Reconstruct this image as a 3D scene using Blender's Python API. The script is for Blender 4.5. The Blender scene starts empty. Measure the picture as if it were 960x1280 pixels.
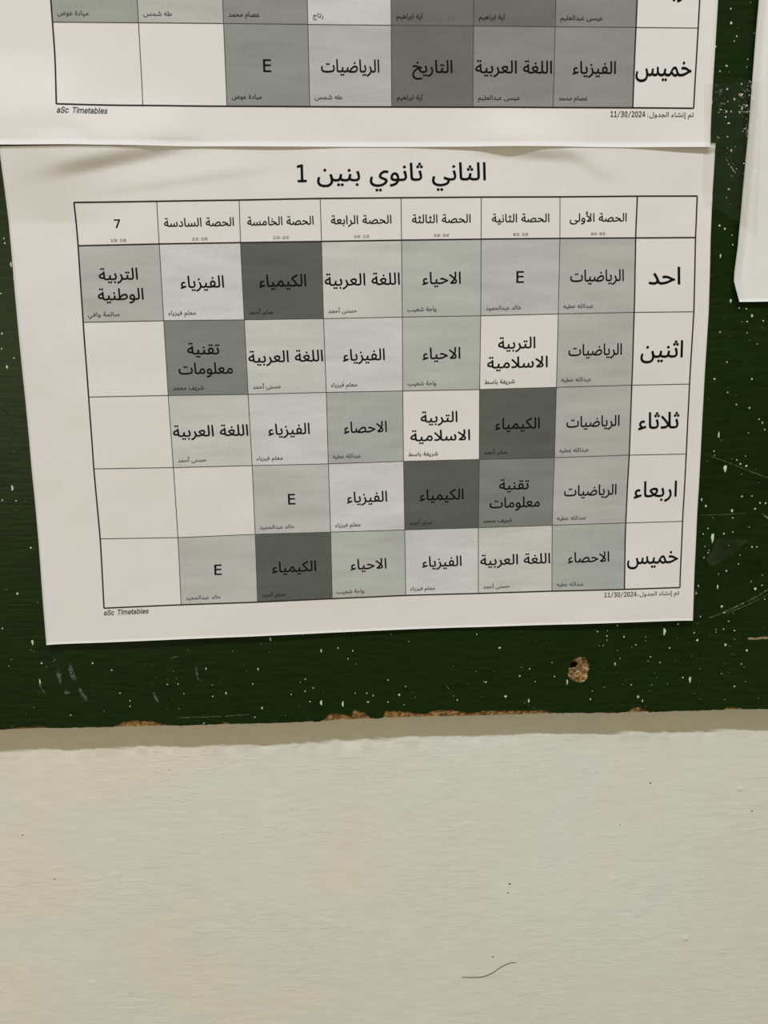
import bpy, math, random
import numpy as np
from mathutils import Vector, Matrix
from mathutils.geometry import delaunay_2d_cdt, tessellate_polygon

# ------------------------------------------------------------------ frame of reference
# Everything is measured in millimetres on the face of the board: u to the right and
# v downward along the printed table, h out of the board towards the room.
BOARD_T = 12.0                       # thickness of the board, its back lies on the wall (y = 0)
TILT = 0.0203                        # the sheets hang this much off level
Z0 = 1.45                            # height of the table's top left corner above the floor
CT, ST = math.cos(TILT), math.sin(TILT)

def W(u, v, h=0.0):
    return ((u * CT + v * ST) / 1000.0, -(BOARD_T + h) / 1000.0, Z0 + (u * ST - v * CT) / 1000.0)

def Wdir(u, v, d):
    return Vector((u * CT + v * ST, d, u * ST - v * CT))

C = bpy.context.scene.collection
sc = bpy.context.scene

# ------------------------------------------------------------------ camera
CAM_POS = [100.354, 43.23, -422.801]
CAM_ROT = [[0.997749, 0.016204, -0.065069], [-0.0296, 0.977134, -0.210552], [0.06017, 0.212004, 0.975415]]
cam = bpy.data.cameras.new('camera')
cam.sensor_fit = 'HORIZONTAL'; cam.sensor_width = 36.0
cam.lens = 1200.0 / 960.0 * 36.0
cam.clip_start = 0.01
camo = bpy.data.objects.new('camera', cam); C.objects.link(camo)
r, d, f = (Wdir(*row) for row in CAM_ROT)
m = Matrix.Identity(4)
for i in range(3):
    m[i][0] = r[i]; m[i][1] = -d[i]; m[i][2] = -f[i]
m.translation = Vector(W(CAM_POS[0], CAM_POS[1], -CAM_POS[2]))
camo.matrix_world = m
sc.camera = camo

# ------------------------------------------------------------------ world, lamps, exposure
world = bpy.data.worlds.new('room_light'); sc.world = world; world.use_nodes = True
bg = world.node_tree.nodes['Background']
bg.inputs['Color'].default_value = (1.0, 0.94, 0.66, 1)
bg.inputs['Strength'].default_value = 0.225

def rect_light(name, loc, target, sx, sy, watts, col):
    l = bpy.data.lights.new(name, 'AREA'); l.shape = 'RECTANGLE'; l.size = sx; l.size_y = sy
    l.energy = watts; l.color = col
    o = bpy.data.objects.new(name, l); C.objects.link(o); o.location = loc
    o.rotation_euler = (Vector(target) - Vector(loc)).to_track_quat('-Z', 'Y').to_euler()
    return o
rect_light('ceiling_tube_light', (0.0, -1.5, 3.30), (0.1, 0.0, 1.35), 1.2, 0.035, 46.0, (0.87, 0.915, 1.0))
rect_light('added_sheen_light', (-0.95, -2.9, 1.32), (0.0, 0.0, 1.4), 0.40, 0.40, 16.0, (1.0, 0.86, 0.60))  # unseen source, added to give the board's left side its warm sheen

vs = sc.view_settings
sc.display_settings.display_device = 'sRGB'
vs.view_transform = 'Standard'; vs.look = 'None'; vs.gamma = 1.0; vs.use_curve_mapping = False
vs.exposure = 0.0

# ------------------------------------------------------------------ measurements (mm on the board) and letter outlines
GLYPHS = {   # code: (advance, outlines as x, y, x, y ... in font units)
    0xFE80: (411, [[166,47,139,58,113,75,91,97,73,125,61,157,57,193,67,255,81,281,98,303,143,336,169,347,227,355,302,343,289,268,227,277,191,272,164,257,146,235,137,208,138,172,144,153,169,120,201,95,236,82,253,80], [40,-58,17,18,150,54,346,123,376,50,274,12,148,-28]]),
    0xFE81: (235, [[89,0,72,644,153,644,170,0], [160,742,125,752,68,778,44,782,22,778,-19,748,-57,780,-25,813,8,835,44,842,76,838,133,812,163,803,189,803,243,825,272,784,234,756,203,744]]),
    0xFE83: (235, [[89,0,72,644,153,644,170,0], [23,704,11,758,89,777,84,756,50,775,21,808,11,849,17,885,36,912,64,930,96,939,138,938,161,932,153,882,128,887,88,884,71,871,66,863,67,839,79,816,98,799,120,788,138,784,97,780,190,809,206,758,128,732]]),
    0xFE87: (238, [[92,0,72,714,153,714,173,0], [65,-303,53,-249,131,-230,126,-251,92,-232,63,-199,53,-158,59,-122,78,-95,106,-77,138,-68,180,-69,203,-75,195,-125,170,-120,130,-123,113,-136,107,-155,113,-180,130,-200,152,-215,172,-222,139,-227,232,-198,248,-249,170,-275]]),
    0xFE8D: (238, [[92,0,72,714,153,714,173,0]]),
    0xFE8E: (291, [[242,-3,201,3,169,13,143,27,124,46,110,69,95,129,72,714,154,714,176,169,184,124,191,108,202,96,218,87,266,78,314,76,332,66,340,48,339,28,327,9,305,-4]]),
    0xFE90: (1093, [[390,-21,416,61,500,64,590,75,681,96,768,128,809,149,884,202,916,235,979,198,965,153,964,137,969,118,985,100,1016,86,1069,78,1116,76,1134,66,1142,48,1141,28,1129,9,1107,-4,1052,-4,981,9,951,19,927,34,909,52,896,73,891,99,893,128,911,122,851,78,777,43,693,15,599,-5,497,-17], [390,-21,281,-16,234,-10,154,11,121,26,93,44,71,64,53,89,40,116,33,147,30,199,40,269,58,339,133,320,112,217,115,173,124,145,139,122,161,102,191,87,281,67,416,61,436,11], [450,-209,438,-205,419,-186,413,-162,419,-138,438,-119,463,-112,487,-119,506,-138,512,-162,506,-186,487,-205]]),
    0xFE91: (269, [[0,-5,10,77,66,80,106,88,130,108,142,140,142,181,135,223,105,322,86,373,167,403,199,303,218,200,218,153,211,109,195,72,173,43,142,22,102,7,56,-2], [94,-189,82,-185,63,-166,57,-142,63,-118,82,-99,107,-92,131,-99,150,-118,156,-142,150,-166,131,-185]]),
    0xFE92: (343, [[0,-5,10,77,58,80,91,91,113,114,128,151,156,283,234,268,213,158,214,134,222,111,230,101,261,86,315,78,366,76,384,66,392,48,391,28,379,9,357,-4,303,-4,241,7,201,27,177,58,164,99,194,97,172,60,147,33,119,14,87,2], [157,-189,145,-185,126,-166,120,-142,126,-118,145,-99,170,-92,194,-99,213,-118,219,-142,213,-166,194,-185]]),
    0xFE93: (405, [[170,2,114,17,90,30,69,48,53,69,40,94,33,124,30,158,34,189,45,225,63,266,90,309,129,355,178,402,197,348,129,409,181,471,247,414,304,351,328,318,348,283,363,247,372,210,374,155,367,119,351,81,326,45,287,18,262,8,234,2], [223,83,259,94,284,113,299,141,304,175,300,209,288,246,262,288,216,335,184,361,228,363,183,319,147,272,123,227,111,185,109,166,112,140,121,119,136,103,155,91,177,84], [265,562,253,566,234,585,228,609,234,633,253,652,278,659,302,652,321,633,327,609,321,585,302,566], [128,562,116,566,97,585,91,609,97,633,116,652,141,659,165,652,184,633,190,609,184,585,165,566]]),
    0xFE94: (486, [[451,-3,391,11,365,23,343,41,325,64,311,92,301,127,281,516,362,516,381,157,395,116,419,91,453,80,519,72,532,57,536,38,530,18,512,1], [335,105,260,89,189,89,156,94,99,115,75,131,56,150,42,171,33,196,30,223,32,250,40,277,68,326,87,348,137,386,198,417,266,437,303,443,317,359,255,352,204,337,164,316,134,291,115,263,109,236,116,210,137,191,166,179,202,171,241,169,327,182], [301,633,289,637,270,656,264,680,270,704,289,723,314,730,338,723,357,704,363,680,357,656,338,637], [164,633,152,637,133,656,127,680,133,704,152,723,177,730,201,723,220,704,226,680,220,656,201,637]]),
    0xFE95: (993, [[390,-21,416,61,558,64,671,72,757,87,817,109,838,124,852,140,861,160,864,181,858,237,840,303,814,376,891,403,923,310,935,263,942,218,940,160,931,126,916,97,894,71,864,48,826,29,779,13,657,-9,491,-20], [390,-21,281,-16,234,-10,154,11,121,26,93,44,71,64,53,89,40,116,33,147,30,199,40,269,58,339,133,320,112,217,115,173,124,145,139,122,161,102,191,87,281,67,416,61,436,11], [544,403,532,407,513,426,507,450,513,474,532,493,557,500,581,493,600,474,606,450,600,426,581,407], [407,403,395,407,376,426,370,450,376,474,395,493,420,500,444,493,463,474,469,450,463,426,444,407]]),
    0xFE97: (299, [[0,-5,10,77,77,79,122,86,138,94,157,119,163,163,159,201,134,296,106,373,187,403,219,303,238,200,238,147,226,94,201,53,162,24,109,5,40,-4], [205,509,193,513,174,532,168,556,174,580,193,599,218,606,242,599,261,580,267,556,261,532,242,513], [68,509,56,513,37,532,31,556,37,580,56,599,81,606,105,599,124,580,130,556,124,532,105,513]]),
    0xFE98: (373, [[0,-5,10,77,67,80,105,91,131,114,147,151,176,283,254,268,233,158,235,119,243,103,261,91,294,83,396,76,414,66,422,48,421,28,409,9,387,-4,335,-4,276,2,236,13,210,30,196,54,184,99,214,97,192,60,167,33,137,14,101,2], [254,388,242,392,223,411,217,435,223,459,242,478,267,485,291,478,310,459,316,435,310,411,291,392], [117,388,105,392,86,411,80,435,86,459,105,478,130,485,154,478,173,459,179,435,173,411,154,392]]),
    0xFE9B: (299, [[0,-5,10,77,77,79,122,86,138,94,157,119,163,163,159,201,134,296,106,373,187,403,219,303,238,200,238,147,226,94,201,53,162,24,109,5,40,-4], [137,619,125,623,106,642,100,666,106,690,125,709,150,716,174,709,193,690,199,666,193,642,174,623], [69,509,57,513,38,532,32,556,38,580,57,599,82,606,106,599,125,580,131,556,125,532,106,513], [205,509,193,513,174,532,168,556,174,580,193,599,218,606,242,599,261,580,267,556,261,532,242,513]]),
    0xFE9C: (373, [[0,-5,10,77,67,80,105,91,131,114,147,151,176,283,254,268,233,158,235,119,243,103,261,91,294,83,396,76,414,66,422,48,421,28,409,9,387,-4,335,-4,276,2,236,13,210,30,196,54,184,99,214,97,192,60,167,33,137,14,101,2], [186,498,174,502,155,521,149,545,155,569,174,588,199,595,223,588,242,569,248,545,242,521,223,502], [118,388,106,392,87,411,81,435,87,459,106,478,131,485,155,478,174,459,180,435,174,411,155,392], [254,388,242,392,223,411,217,435,223,459,242,478,267,485,291,478,310,459,316,435,310,411,291,392]]),
    0xFE9D: (639, [[337,-112,325,-108,306,-89,300,-65,306,-41,325,-22,350,-15,374,-22,393,-41,399,-65,393,-89,374,-108], [314,-392,227,-378,148,-349,115,-329,84,-304,59,-276,38,-244,22,-208,13,-168,10,-124,18,-49,40,21,77,86,126,144,189,196,263,241,348,277,394,292,383,279,312,303,234,324,189,331,104,331,46,318,32,392,70,405,112,413,156,416,213,412,307,387,400,355,456,342,522,333,570,332,572,250,505,245,434,231,363,207,293,175,229,133,174,84,150,56,114,-7,102,-40,94,-76,94,-147,102,-177,114,-204,151,-248,202,-280,264,-300,333,-310,403,-310,471,-301,571,-271,599,-339,520,-370,440,-388]]),
    0xFEA0: (637, [[610,-4,560,1,516,12,479,33,450,65,429,111,421,140,480,175,500,130,526,101,564,85,615,78,660,76,678,66,686,48,685,28,673,9,651,-4], [0,-5,9,77,77,81,144,91,209,108,271,131,331,160,386,194,348,222,303,245,252,261,196,269,136,269,76,259,60,335,132,350,166,352,231,346,287,331,337,309,461,243,501,231,542,230,549,158,495,153,446,137,301,63,243,38,176,16,96,0], [248,-184,236,-180,217,-161,211,-137,217,-113,236,-94,261,-87,285,-94,304,-113,310,-137,304,-161,285,-180]]),
    0xFEA3: (589, [[0,-5,9,77,77,81,144,91,209,108,271,131,331,160,386,194,348,222,303,245,252,261,196,269,136,269,76,259,60,335,132,350,166,352,231,346,287,331,337,309,461,243,501,231,542,230,549,158,495,153,446,137,301,63,243,38,176,16,96,0]]),
    0xFEA4: (637, [[610,-4,560,1,516,12,479,33,450,65,429,111,421,140,480,175,500,130,526,101,564,85,615,78,660,76,678,66,686,48,685,28,673,9,651,-4], [0,-5,9,77,77,81,144,91,209,108,271,131,331,160,386,194,348,222,303,245,252,261,196,269,136,269,76,259,60,335,132,350,166,352,231,346,287,331,337,309,461,243,501,231,542,230,549,158,495,153,446,137,301,63,243,38,176,16,96,0]]),
    0xFEA6: (649, [[564,1,508,17,483,30,460,48,440,72,423,102,409,138,400,182,396,235,460,269,472,192,495,140,510,121,546,96,588,83,672,76,690,66,698,48,698,28,686,9,664,-4], [314,-392,227,-378,148,-349,115,-329,84,-304,59,-276,38,-244,22,-208,13,-168,10,-124,18,-49,40,21,77,86,126,144,189,196,263,241,348,277,394,292,383,279,312,303,234,324,189,331,104,331,46,318,32,392,70,405,112,413,156,416,213,412,307,387,400,355,456,342,522,333,570,332,572,250,505,245,434,231,363,207,293,175,229,133,174,84,150,56,114,-7,102,-40,94,-76,94,-147,102,-177,114,-204,151,-248,202,-280,264,-300,333,-310,403,-310,471,-301,571,-271,599,-339,520,-370,440,-388], [299,521,287,525,268,544,262,568,268,592,287,611,312,618,336,611,355,592,361,568,355,544,336,525]]),
    0xFEA7: (589, [[0,-5,9,77,77,81,144,91,209,108,271,131,331,160,386,194,348,222,303,245,252,261,196,269,136,269,76,259,60,335,132,350,166,352,231,346,287,331,337,309,461,243,501,231,542,230,549,158,495,153,446,137,301,63,243,38,176,16,96,0], [154,457,142,461,123,480,117,504,123,528,142,547,167,554,191,547,210,528,216,504,210,480,191,461]]),
    0xFEA8: (637, [[610,-4,560,1,516,12,479,33,450,65,429,111,421,140,480,175,500,130,526,101,564,85,615,78,660,76,678,66,686,48,685,28,673,9,651,-4], [0,-5,9,77,77,81,144,91,209,108,271,131,331,160,386,194,348,222,303,245,252,261,196,269,136,269,76,259,60,335,132,350,166,352,231,346,287,331,337,309,461,243,501,231,542,230,549,158,495,153,446,137,301,63,243,38,176,16,96,0], [144,457,132,461,113,480,107,504,113,528,132,547,157,554,181,547,200,528,206,504,200,480,181,461]]),
    0xFEA9: (477, [[35,45,75,114,109,97,156,82,215,77,273,81,312,95,338,117,350,145,350,176,343,212,323,260,284,329,220,424,289,469,350,378,393,299,419,234,431,180,430,131,412,80,396,56,373,36,345,18,310,5,266,-3,191,-5,146,0,103,10,66,26]]),
    0xFEAA: (532, [[246,78,295,87,327,105,345,130,351,162,346,192,333,229,286,320,220,424,289,469,337,393,406,260,448,147,470,109,494,88,518,79,564,72,578,57,582,38,576,18,558,1,532,-5,489,1,447,18,429,31,399,70,381,125,421,157,413,105,404,80,390,56,369,36,343,18,309,5,266,-3,191,-5,146,0,103,10,66,26,35,45,75,114,109,97,156,82]]),
    0xFEAD: (367, [[4,-230,-25,-154,37,-131,89,-106,131,-78,163,-47,188,-17,206,15,224,77,225,125,220,161,208,199,157,302,230,339,271,255,294,179,301,114,299,73,292,35,281,0,247,-63,204,-116,154,-158,101,-191,49,-215]]),
    0xFEAE: (396, [[4,-232,-25,-156,61,-121,127,-80,174,-35,204,12,221,61,226,107,224,140,205,207,157,302,230,339,273,248,318,125,330,106,361,84,429,72,442,57,446,38,440,18,422,1,396,-5,345,2,308,22,283,52,268,87,264,105,296,87,293,44,283,4,267,-34,220,-100,160,-154,95,-195,32,-223]]),
    0xFEB0: (396, [[4,-232,-25,-156,61,-121,127,-80,174,-35,204,12,221,61,226,107,224,140,205,207,157,302,230,339,273,248,318,125,330,106,361,84,429,72,442,57,446,38,440,18,422,1,396,-5,345,2,308,22,283,52,268,87,264,105,296,87,293,44,283,4,267,-34,220,-100,160,-154,95,-195,32,-223], [150,456,138,460,119,479,113,503,119,527,138,546,163,553,187,546,206,527,212,503,206,479,187,460]]),
    0xFEB2: (1269, [[313,-232,240,-225,205,-217,172,-205,115,-171,90,-150,69,-125,53,-99,40,-69,30,-1,38,69,72,176,144,148,122,79,112,20,115,-26,124,-55,140,-80,160,-101,185,-119,214,-133,280,-148,359,-148,430,-135,483,-109,503,-94,532,-57,548,-16,553,26,550,82,530,186,507,262,588,284,621,160,637,119,657,95,681,83,709,78,738,78,761,82,780,95,798,121,814,167,833,282,909,268,891,142,892,121,898,104,912,89,939,80,982,77,1012,79,1036,86,1055,98,1067,114,1074,136,1076,211,1065,340,1138,345,1157,180,1174,131,1184,113,1213,89,1253,78,1292,76,1310,66,1318,48,1317,28,1305,9,1283,-4,1240,-3,1192,11,1154,37,1128,73,1113,114,1131,108,1111,57,1080,24,1041,5,997,-4,945,-4,901,6,869,26,848,56,837,97,871,97,848,55,821,25,788,6,745,-4,700,-4,667,4,641,17,622,35,608,57,596,92,637,41,626,-25,617,-58,586,-118,564,-146,537,-170,505,-191,467,-209,423,-222,371,-229]]),
    0xFEB3: (784, [[0,-5,10,77,47,79,75,86,96,105,113,139,149,275,224,254,202,143,204,115,210,102,221,91,237,83,290,77,325,79,351,87,371,106,386,142,400,198,414,282,490,268,472,142,473,121,479,104,493,89,520,80,563,77,598,80,627,90,647,110,657,142,656,191,641,259,601,373,682,403,714,303,733,200,733,150,722,98,702,57,672,27,654,15,612,0,562,-5,507,0,467,15,451,26,430,56,418,97,452,97,426,49,397,19,380,9,337,-2,278,-5,243,-1,206,10,175,35,163,53,150,105,180,111,154,55,139,36,102,10,56,-1]]),
    0xFEB4: (850, [[0,-5,10,77,47,79,75,86,96,105,113,139,149,275,224,254,206,171,202,130,206,110,217,95,238,84,270,78,309,78,339,82,361,95,379,121,393,167,414,282,490,268,472,142,473,121,479,104,493,89,520,80,563,77,593,79,617,86,636,98,648,114,656,136,657,211,646,340,719,345,738,180,755,131,765,113,794,89,834,78,873,76,891,66,899,48,898,28,886,9,864,-4,828,-4,790,5,757,20,731,42,712,69,698,98,694,114,712,108,692,57,661,24,622,5,578,-4,526,-4,482,6,450,26,429,56,418,97,452,97,426,49,397,19,380,9,337,-2,278,-5,243,-1,206,10,175,35,163,53,150,105,180,111,154,55,139,36,102,10,56,-1]]),
    0xFEB7: (784, [[0,-5,10,77,47,79,75,86,96,105,113,139,149,275,224,254,202,143,204,115,210,102,221,91,237,83,290,77,325,79,351,87,371,106,386,142,400,198,414,282,490,268,472,142,473,121,479,104,493,89,520,80,563,77,598,80,627,90,647,110,657,142,656,191,641,259,601,373,682,403,714,303,733,200,733,150,722,98,702,57,672,27,654,15,612,0,562,-5,507,0,467,15,451,26,430,56,418,97,452,97,426,49,397,19,380,9,337,-2,278,-5,243,-1,206,10,175,35,163,53,150,105,180,111,154,55,139,36,102,10,56,-1], [418,547,406,551,387,570,381,594,387,618,406,637,431,644,455,637,474,618,480,594,474,570,455,551], [350,437,338,441,319,460,313,484,319,508,338,527,363,534,387,527,406,508,412,484,406,460,387,441], [486,437,474,441,455,460,449,484,455,508,474,527,499,534,523,527,542,508,548,484,542,460,523,441]]),
    0xFEB8: (850, [[0,-5,10,77,47,79,75,86,96,105,113,139,149,275,224,254,206,171,202,130,206,110,217,95,238,84,270,78,309,78,339,82,361,95,379,121,393,167,414,282,490,268,472,142,473,121,479,104,493,89,520,80,563,77,593,79,617,86,636,98,648,114,656,136,657,211,646,340,719,345,738,180,755,131,765,113,794,89,834,78,873,76,891,66,899,48,898,28,886,9,864,-4,828,-4,790,5,757,20,731,42,712,69,698,98,694,114,712,108,692,57,661,24,622,5,578,-4,526,-4,482,6,450,26,429,56,418,97,452,97,426,49,397,19,380,9,337,-2,278,-5,243,-1,206,10,175,35,163,53,150,105,180,111,154,55,139,36,102,10,56,-1], [418,547,406,551,387,570,381,594,387,618,406,637,431,644,455,637,474,618,480,594,474,570,455,551], [350,437,338,441,319,460,313,484,319,508,338,527,363,534,387,527,406,508,412,484,406,460,387,441], [486,437,474,441,455,460,449,484,455,508,474,527,499,534,523,527,542,508,548,484,542,460,523,441]]),
    0xFEBB: (903, [[429,-17,337,-12,267,0,217,17,184,41,164,71,158,89,181,97,146,45,107,15,67,1,0,-5,10,77,51,81,82,95,105,120,122,157,154,275,227,256,206,158,207,136,217,111,241,91,283,77,349,69,544,65,620,72,682,86,729,108,762,137,773,154,781,192,776,221,761,249,736,272,699,285,675,287,643,284,611,276,548,244,490,200,437,149,361,55,274,58,322,128,381,200,449,266,522,320,561,341,601,356,641,366,681,369,716,367,747,359,776,347,800,330,820,310,837,286,856,231,858,200,854,162,843,126,824,92,795,61,756,34,707,12,646,-5,571,-15]]),
    0xFEBC: (949, [[930,-4,884,1,830,12,778,31,735,59,817,100,865,86,914,79,959,77,982,72,995,57,999,38,993,18,975,1], [429,-17,337,-12,267,0,217,17,184,41,164,71,158,89,181,97,146,45,107,15,67,1,0,-5,10,77,51,81,82,95,105,120,122,157,154,275,227,256,206,158,207,136,217,111,241,91,283,77,349,69,544,65,620,72,682,86,729,108,762,137,773,154,781,192,776,221,761,249,736,272,699,285,675,287,643,284,611,276,548,244,490,200,437,149,361,55,274,58,322,128,381,200,449,266,522,320,561,341,601,356,641,366,681,369,716,367,747,359,776,347,800,330,820,310,837,286,856,231,858,200,854,162,843,126,824,92,795,61,756,34,707,12,646,-5,571,-15]]),
    0xFEBD: (1306, [[313,-232,240,-225,205,-217,172,-205,115,-171,90,-150,69,-125,53,-99,40,-69,30,-1,38,69,72,176,144,148,122,79,112,20,115,-26,124,-55,140,-80,160,-101,185,-119,214,-133,280,-148,359,-148,430,-133,483,-105,503,-88,532,-46,542,-24,552,25,551,82,539,151,507,262,588,284,618,167,629,144,653,117,686,96,731,82,789,73,939,70,1002,74,1055,83,1100,97,1137,116,1163,138,1179,166,1184,197,1179,226,1164,254,1139,277,1102,290,1078,292,1046,289,1014,281,951,249,893,205,840,154,764,60,677,63,714,119,759,177,810,232,866,282,925,324,988,355,1019,366,1084,374,1119,372,1150,364,1179,352,1203,335,1223,315,1240,291,1259,236,1259,176,1253,148,1227,96,1206,73,1180,52,1148,33,1065,5,1013,-5,954,-11,839,-12,758,-4,695,12,648,32,618,56,600,80,596,92,637,41,616,-55,585,-116,564,-144,537,-169,505,-190,467,-208,423,-221,371,-229], [1042,479,1030,483,1011,502,1005,526,1011,550,1030,569,1055,576,1079,569,1098,550,1104,526,1098,502,1079,483]]),
    0xFEBF: (903, [[429,-17,337,-12,267,0,217,17,184,41,164,71,158,89,181,97,146,45,107,15,67,1,0,-5,10,77,51,81,82,95,105,120,122,157,154,275,227,256,206,158,207,136,217,111,241,91,283,77,349,69,544,65,620,72,682,86,729,108,762,137,773,154,781,192,776,221,761,249,736,272,699,285,675,287,643,284,611,276,548,244,490,200,437,149,361,55,274,58,322,128,381,200,449,266,522,320,561,341,601,356,641,366,681,369,716,367,747,359,776,347,800,330,820,310,837,286,856,231,858,200,854,162,843,126,824,92,795,61,756,34,707,12,646,-5,571,-15], [639,474,627,478,608,497,602,521,608,545,627,564,652,571,676,564,695,545,701,521,695,497,676,478]]),
    0xFEC2: (831, [[812,-4,766,1,712,12,660,31,617,59,699,100,747,86,796,79,841,77,864,72,877,57,881,38,875,18,857,1], [328,-13,77,-1,20,6,29,84,121,75,387,69,469,73,538,83,593,102,632,127,658,159,666,197,661,226,646,254,621,277,584,290,560,292,528,289,496,281,433,249,375,205,322,154,246,60,159,63,207,133,266,205,334,271,407,325,446,346,486,361,526,371,566,374,601,372,632,364,661,352,685,335,705,315,722,291,741,236,743,205,739,167,728,131,709,97,680,66,641,39,592,17,531,0,456,-10], [213,99,193,714,274,714,294,169]]),
    0xFEC3: (677, [[0,-5,10,77,274,78,370,85,444,98,499,118,535,146,546,162,553,181,554,213,544,238,524,262,493,281,449,287,417,284,385,276,322,244,264,200,211,149,135,55,48,58,96,128,155,200,223,266,296,320,335,341,375,356,415,366,455,369,490,367,521,359,550,347,574,330,594,310,611,286,630,231,632,200,628,169,617,137,598,106,570,76,531,51,452,22,385,9,214,-4], [95,94,75,714,156,714,176,164]]),
    0xFEC4: (710, [[691,-4,645,1,591,12,539,31,496,59,578,100,626,86,675,79,720,77,743,72,756,57,760,38,754,18,736,1], [0,-5,10,77,274,78,370,85,444,98,499,118,535,146,546,162,553,181,554,213,544,238,524,262,493,281,449,287,417,284,385,276,322,244,264,200,211,149,135,55,48,58,96,128,155,200,223,266,296,320,335,341,375,356,415,366,455,369,490,367,521,359,550,347,574,330,594,310,611,286,630,231,632,200,628,169,617,137,598,106,570,76,531,51,452,22,385,9,214,-4], [95,94,75,714,156,714,176,164]]),
    0xFECB: (503, [[0,-5,10,77,180,82,153,100,123,129,96,169,86,192,78,248,81,284,90,318,105,348,124,375,149,397,178,415,210,428,246,436,300,439,383,423,366,346,310,356,284,357,240,351,220,344,188,321,167,289,160,248,165,215,179,187,200,162,226,142,255,127,310,112,376,130,445,160,473,87,383,54,289,26,186,7,67,-4]]),
    0xFECC: (521, [[0,-5,10,77,87,82,157,97,221,120,274,148,317,182,347,218,362,254,363,281,355,299,337,315,309,326,267,330,235,327,167,308,126,284,192,227,279,140,312,120,350,104,438,83,531,77,554,72,567,57,571,38,565,18,547,1,521,-5,447,0,371,14,335,24,269,53,216,92,164,151,76,227,61,259,54,289,62,312,87,339,124,366,171,389,225,405,282,411,318,409,375,394,396,382,427,351,441,314,441,265,421,207,404,178,358,125,297,78,224,39,141,12,95,2]]),
    0xFED0: (521, [[0,-5,10,77,87,82,157,97,221,120,274,148,317,182,347,218,362,254,363,281,355,299,337,315,309,326,267,330,235,327,167,308,126,284,192,227,279,140,312,120,350,104,438,83,531,77,554,72,567,57,571,38,565,18,547,1,521,-5,447,0,371,14,335,24,269,53,216,92,164,151,76,227,61,259,54,289,62,312,87,339,124,366,171,389,225,405,282,411,318,409,375,394,396,382,427,351,441,314,441,265,421,207,404,178,358,125,297,78,224,39,141,12,95,2], [262,516,250,520,231,539,225,563,231,587,250,606,275,613,299,606,318,587,324,563,318,539,299,520]]),
    0xFED2: (1098, [[390,-21,416,61,594,66,729,79,810,94,854,111,893,134,923,165,933,182,941,224,938,248,930,272,917,296,899,315,879,328,856,333,826,325,799,304,779,273,767,238,768,200,773,181,794,150,823,125,871,97,776,65,725,113,701,150,691,172,684,222,690,273,709,319,737,359,773,389,815,408,859,415,890,412,919,403,945,388,968,368,1003,318,1021,260,1021,202,1007,153,981,111,944,76,900,48,849,26,804,12,692,-5,530,-18], [998,1,933,10,871,24,815,42,884,90,982,81,1121,76,1139,66,1147,48,1146,28,1134,9,1112,-4], [390,-21,281,-16,234,-10,154,11,121,26,93,44,71,64,53,89,40,116,33,147,30,199,40,269,58,339,133,320,112,217,115,173,124,145,139,122,161,102,191,87,281,67,416,61,436,11], [837,520,825,524,806,543,800,567,806,591,825,610,850,617,874,610,893,591,899,567,893,543,874,524]]),
    0xFED3: (447, [[0,-5,10,77,168,81,231,93,272,113,299,140,316,178,323,229,323,288,313,339,294,381,268,409,252,417,219,417,193,402,171,374,158,339,153,303,157,278,168,258,190,244,222,236,261,236,301,241,351,257,355,187,332,174,277,159,248,156,201,158,172,163,125,185,107,200,82,237,74,283,79,334,95,384,120,430,153,467,173,482,217,499,242,501,276,497,306,485,332,466,353,440,371,410,385,375,400,296,402,255,399,207,391,165,377,127,356,93,328,63,276,30,237,16,139,0], [210,606,198,610,179,629,173,653,179,677,198,696,223,703,247,696,266,677,272,653,266,629,247,610]]),
    0xFED4: (495, [[0,-5,10,77,148,83,207,94,251,112,290,136,320,167,330,185,338,227,333,258,319,290,297,316,269,331,237,331,209,317,185,291,169,258,163,223,170,183,191,149,220,122,268,93,173,65,149,85,122,114,88,174,81,225,87,276,106,322,135,360,170,390,212,409,256,415,287,412,316,403,342,388,384,346,400,320,418,263,418,205,413,179,392,133,361,94,320,62,272,36,187,9,114,-1], [461,-4,323,12,261,26,212,42,281,92,379,82,518,76,536,66,544,48,543,28,531,9,509,-4], [234,520,222,524,203,543,197,567,203,591,222,610,247,617,271,610,290,591,296,567,290,543,271,524]]),
    0xFED8: (495, [[0,-5,10,77,148,83,207,94,251,112,290,136,320,167,330,185,338,227,333,258,319,290,297,316,269,331,237,331,209,317,185,291,169,258,163,223,170,183,191,149,220,122,268,93,173,65,149,85,122,114,88,174,81,225,87,276,106,322,135,360,170,390,212,409,256,415,287,412,316,403,342,388,384,346,400,320,418,263,418,205,413,179,392,133,361,94,320,62,272,36,187,9,114,-1], [461,-4,323,12,261,26,212,42,281,92,379,82,518,76,536,66,544,48,543,28,531,9,509,-4], [304,520,292,524,273,543,267,567,273,591,292,610,317,617,341,610,360,591,366,567,360,543,341,524], [167,520,155,524,136,543,130,567,136,591,155,610,180,617,204,610,223,591,229,567,223,543,204,524]]),
    0xFEDC: (508, [[0,-5,10,77,138,78,210,86,251,101,263,110,274,130,273,158,257,194,229,233,152,314,74,385,30,433,28,449,35,486,49,513,82,542,185,606,388,707,422,633,175,508,77,445,83,479,194,383,244,335,290,283,331,227,369,163,400,120,437,95,474,83,531,76,549,66,557,48,556,28,544,9,522,-4,489,-4,420,11,373,37,351,57,332,82,315,113,345,101,323,68,296,42,261,22,215,7,157,-2]]),
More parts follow.
